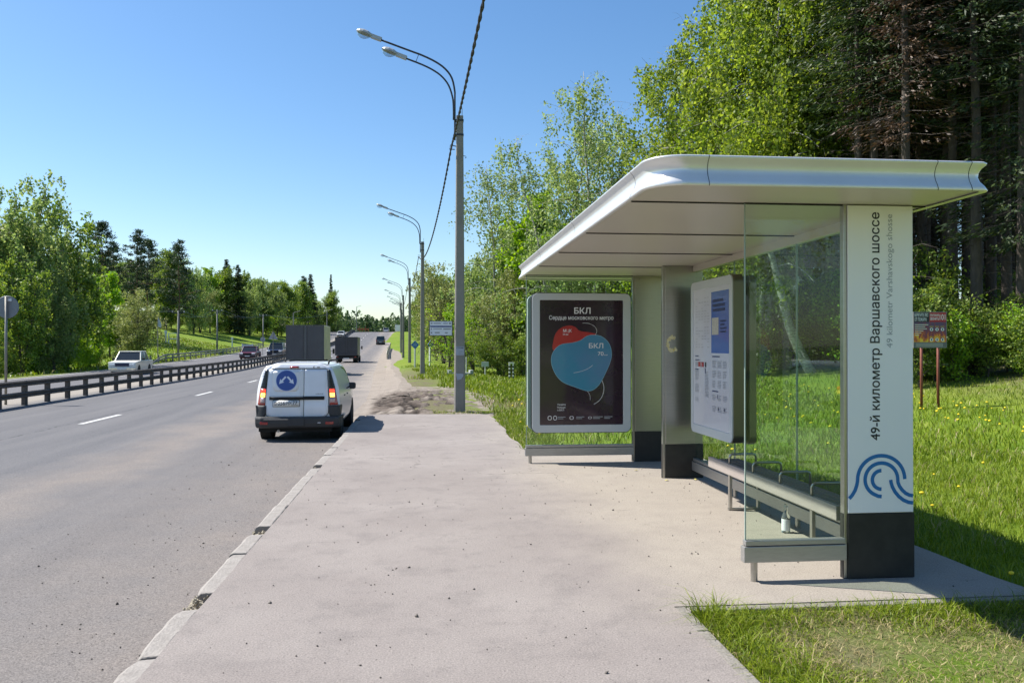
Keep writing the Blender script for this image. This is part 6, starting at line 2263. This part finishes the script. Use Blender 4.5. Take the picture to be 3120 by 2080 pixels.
# ================================================================== grass and flowers
m_grass = bpy.data.materials.new('grass_blade')
m_grass.use_nodes = True
nt = m_grass.node_tree
nt.nodes.clear()
out = nt.nodes.new('ShaderNodeOutputMaterial')
at_ = nt.nodes.new('ShaderNodeAttribute')
at_.attribute_name = 'tint'
pbg = nt.nodes.new('ShaderNodeBsdfPrincipled')
pbg.inputs['Roughness'].default_value = .5
pbg.inputs['Specular IOR Level'].default_value = .3
nt.links.new(at_.outputs['Color'], pbg.inputs['Base Color'])
tlg = nt.nodes.new('ShaderNodeBsdfTranslucent')
nt.links.new(at_.outputs['Color'], tlg.inputs[0])
mxg = nt.nodes.new('ShaderNodeMixShader')
mxg.inputs[0].default_value = .35
nt.links.new(pbg.outputs[0], mxg.inputs[1])
nt.links.new(tlg.outputs[0], mxg.inputs[2])
nt.links.new(mxg.outputs[0], out.inputs[0])
gr = np.random.default_rng(17)


def blades(x, y, h, w, lean, straw):
    n = len(x)
    z = G(x, y) - .01
    az = gr.uniform(0, 2 * PI, n)
    dx_, dy_ = np.cos(az), np.sin(az)
    la = gr.uniform(0, 2 * PI, n)
    lx2, ly2 = np.cos(la) * lean * h, np.sin(la) * lean * h
    B = np.stack([x, y, z], 1)
    side = np.stack([dx_ * w / 2, dy_ * w / 2, np.zeros(n)], 1)
    mid = B + np.stack([lx2 * .35, ly2 * .35, h * .6], 1)
    tip = B + np.stack([lx2, ly2, h * np.clip(1.05 - lean * .35, .3, 1)], 1)
    V = np.stack([B - side, B + side, mid - side * .75, mid + side * .75, tip], 1).reshape(-1, 3)
    i = np.arange(n)[:, None] * 5
    F = np.concatenate([i + np.array([[0, 1, 3]]), i + np.array([[0, 3, 2]]), i + np.array([[2, 3, 4]])], 0)
    g = gr.random((n, 1))
    c = np.array([[.095, .165, .006]]) * (1 - g) + np.array([[.26, .315, .018]]) * g
    st = np.array([[.42, .35, .17]]) * gr.uniform(.55, 1.15, (n, 1))
    k = (gr.random(n) < straw)[:, None]
    c = np.where(k, st, c)
    return V, F, np.repeat(np.concatenate([c, np.ones((n, 1))], 1), 5, 0)


def grass_object(name, label, parts):
    Vs, Fs, Cc = [], [], []
    b = 0
    for V, F, c in parts:
        Vs.append(V)
        Fs.append(F + b)
        Cc.append(c)
        b += len(V)
    me = np_mesh(name, np.concatenate(Vs), np.concatenate(Fs))
    a = me.attributes.new('tint', 'FLOAT_COLOR', 'POINT')
    a.data.foreach_set('color', np.concatenate(Cc).astype(np.float32).ravel())
    return tag(link(name, me, m_grass), label, kind='stuff')


def scatter(n, x0, x1, y0, y1, keep):
    x, y = gr.uniform(x0, x1, n), gr.uniform(y0, y1, n)
    k = keep(x, y)
    return x[k], y[k]


# trodden foreground patch
x, y = scatter(62000, 1.57, 5.4, 2.0, 5.02, lambda x, y: ((y < 4.945) | (x > 4.06)) & (x > 1.60 + .03 * vnoise(y * 6, 1, 3)))
wear = np.exp(-(((x - 2.6) / .75) ** 2 + ((y - 4.25) / .30) ** 2)) + .55 * (vnoise(x * 1.3, y * 1.3, 31) > .1) * (x > 2.2) + .8 * np.exp(-(((x - 3.4) / .5) ** 2 + ((y - 3.6) / .5) ** 2))
edge_lush = np.exp(-((y - 4.82) / .13) ** 2) * (gr.random(len(x)) < .75) + np.exp(-((x - 1.75) / .16) ** 2)
k = gr.random(len(x)) < np.clip(1.0 - .72 * wear, .16, 1)
x, y, wear, edge_lush = x[k], y[k], wear[k], edge_lush[k]
h = gr.uniform(.022, .062, len(x)) * (1 + 1.5 * np.clip(edge_lush, 0, 1)) * (1 + .6 * (vnoise(x * 3.1, y * 3.1, 51) > .25)) * (1 + .5 * (gr.random(len(x)) < .08))
p1 = blades(x, y, h, gr.uniform(.0035, .0075, len(x)), gr.uniform(.35, 1.9, len(x)), np.clip(.22 + .6 * wear - .35 * edge_lush, .03, .85))
# flat dead stalks lying on it
x2, y2 = scatter(11000, 1.65, 5.0, 2.0, 4.9, lambda x, y: (vnoise(x * 1.3, y * 1.3, 31) > -.35))
p2 = blades(x2, y2, gr.uniform(.02, .045, len(x2)), gr.uniform(.003, .006, len(x2)), gr.uniform(1.8, 3.6, len(x2)), np.full(len(x2), .85))
grass_object('foreground_grass', 'trodden green and straw-coloured grass in the foreground corner', [p1, p2])
# lawn right of and behind the shelter
parts = []
x, y = scatter(52000, 3.95, 10.5, 4.2, 15.0, lambda x, y: (gr.random(len(x)) < np.clip(1.5 - np.hypot(x - 3, y - 4) * .085, .2, 1)))
tall = 1 + .5 * vnoise(x * .8, y * .8, 41)
parts.append(blades(x, y, gr.uniform(.07, .17, len(x)) * tall, gr.uniform(.006, .012, len(x)), gr.uniform(.2, 1.1, len(x)), np.clip(.05 + .15 * vnoise(x * .5, y * .5, 6), 0, .25)))
x, y = scatter(42000, 1.55, 20.0, 12.7, 34.0, lambda x, y: (x - RX(y) > 3.3) & (gr.random(len(x)) < np.clip(1.6 - y * .035, .3, 1)) & ((vnoise(x * .6, y * .6, 9) > -.75)))
parts.append(blades(x, y, gr.uniform(.09, .22, len(x)), gr.uniform(.012, .026, len(x)), gr.uniform(.2, 1.0, len(x)), np.where(np.hypot((x - 2.6) / 2.4, (y - 24) / 2.4) < 1, .4, .06)))
x, y = scatter(30000, -4.0, 14.0, 24.0, 66.0, lambda x, y: (x - RX(y) > 2.3 + 1.6 * (1 - sstep(24, 34, y)) + .8 * vnoise(y * .5, 3, 2)) & (gr.random(len(x)) < np.clip(1.7 - y * .02, .3, 1)))
parts.append(blades(x, y, gr.uniform(.12, .28, len(x)), gr.uniform(.03, .06, len(x)), gr.uniform(.2, 1.0, len(x)), np.full(len(x), .05)))
# tufts at the pavement's far right edge and round the lamp post
x, y = scatter(9000, 1.5, 2.3, 12.7, 20.2, lambda x, y: x > 1.56 + .12 * vnoise(y * 2.3, 4, 4))
parts.append(blades(x, y, gr.uniform(.05, .13, len(x)), gr.uniform(.007, .013, len(x)), gr.uniform(.3, 1.3, len(x)), np.full(len(x), .12)))
x, y = scatter(2600, .2, 2.6, 19.95, 21.6, lambda x, y: vnoise(x * 2, y * 2, 14) > -.2)
parts.append(blades(x, y, gr.uniform(.04, .12, len(x)), gr.uniform(.008, .015, len(x)), gr.uniform(.3, 1.3, len(x)), np.full(len(x), .3)))
grass_object('lawn_grass', 'bright green spring grass of the lawn behind the shelter and roadside', parts)
x, y = scatter(26000, -62, -20, 44, 150, lambda x, y: (LATX(ROAD_LEFT, y) - x > 1.2))
grass_object('field_grass', 'bright green grass of the field across the road', [blades(x, y, gr.uniform(.15, .4, len(x)), gr.uniform(.08, .16, len(x)), gr.uniform(.3, 1.1, len(x)), np.full(len(x), .06))])

# dandelions
m_stem = mat('dandelion_stem', (.10, .19, .04), .6)
m_dand = mat('dandelion_yellow', (.78, .58, .015), .6)
mb = MB()
mb.tube([(0, 0, -.02), (.006, 0, .06), (0, .004, .125)], .0028, 5)
nst = len(mb.f)
mb.lathe([(.004, .118), (.016, .122), (.0235, .130), (.021, .138), (.012, .143), (.003, .144)], 12)
dme = mb.mesh('dandelion')
dme.materials.append(m_stem)
dme.materials.append(m_dand)
for i, p in enumerate(dme.polygons):
    p.material_index = 0 if all(dme.vertices[v].co.z < .1255 and abs(dme.vertices[v].co.x) < .0105 and abs(dme.vertices[v].co.y) < .0105 for v in p.vertices) else 1
dr = random.Random(12)
spots = []
for k in range(26):
    spots.append((dr.uniform(4.2, 8.5), dr.uniform(5.5, 15)))
for k in range(70):
    spots.append((px_x(dr.uniform(2790, 3130), 20), dr.uniform(13, 25)))
for k in range(30):
    Y = dr.uniform(17, 30)
    spots.append((px_x(dr.uniform(2290, 2580), Y), Y))
for k in range(26):
    spots.append((dr.uniform(1.8, 5.5), dr.uniform(13.5, 24)))
spots += [(3.98, 5.32), (4.55, 5.85), (4.75, 5.75)]
first = True
for (x, y) in spots:
    if first:
        d0 = o = link('dandelion', dme, None)
        first = False
    else:
        o = d0.copy()
        COL.objects.link(o)
    near_shelter = y < 16 and x > 3.9 and x < 9
    s = dr.uniform(.7, 1.25) * (1.0 if y < 12 else 1.3)
    o.location = (x, y, gz(x, y))
    o.scale = (s, s, s * dr.uniform(.9, 1.4))
    o.rotation_euler = (dr.uniform(-.2, .2), dr.uniform(-.2, .2), dr.uniform(0, 6))
    far = y > 16 and x > 9
    if (x, y) == (3.98, 5.32):
        lb, g = 'single yellow dandelion at the corner of the shelter apron', 'dandelions'
    elif far:
        lb, g = 'yellow dandelion in the grass before the forest edge', 'dandelions before the forest edge'
    elif x < 5.6 and y > 13:
        lb, g = 'yellow dandelion in the grass beyond the poster panel', 'dandelions beyond the poster panel'
    else:
        lb, g = 'yellow dandelion in the lawn behind the shelter', 'dandelions behind the shelter'
    tag(o, lb, 'flower', g)

# fallen leaves by the middle pillar
m_fl = mat('fallen_leaf', (.42, .40, .08), .7, var=(60, .8, (.3, .2, .04)))
for i, (x, y) in enumerate(((2.86, 9.72), (3.22, 9.74), (2.70, 10.55))):
    o = MB().add([(-.028, 0, .006), (0, -.02, .012), (.03, 0, .004), (.004, .022, .014), (0, 0, .02)], [(0, 1, 4), (1, 2, 4), (2, 3, 4), (3, 0, 4)]).build('fallen_leaf', m_fl)
    o.location = (x, y, .002)
    o.rotation_euler = (0, 0, i * 1.3)
    tag(o, ('small yellow fallen leaf at the left foot of the middle pillar', 'small yellow fallen leaf at the right foot of the middle pillar', 'small yellow fallen leaf in front of the far pillar')[i], 'leaf', 'fallen leaves by the pillars')
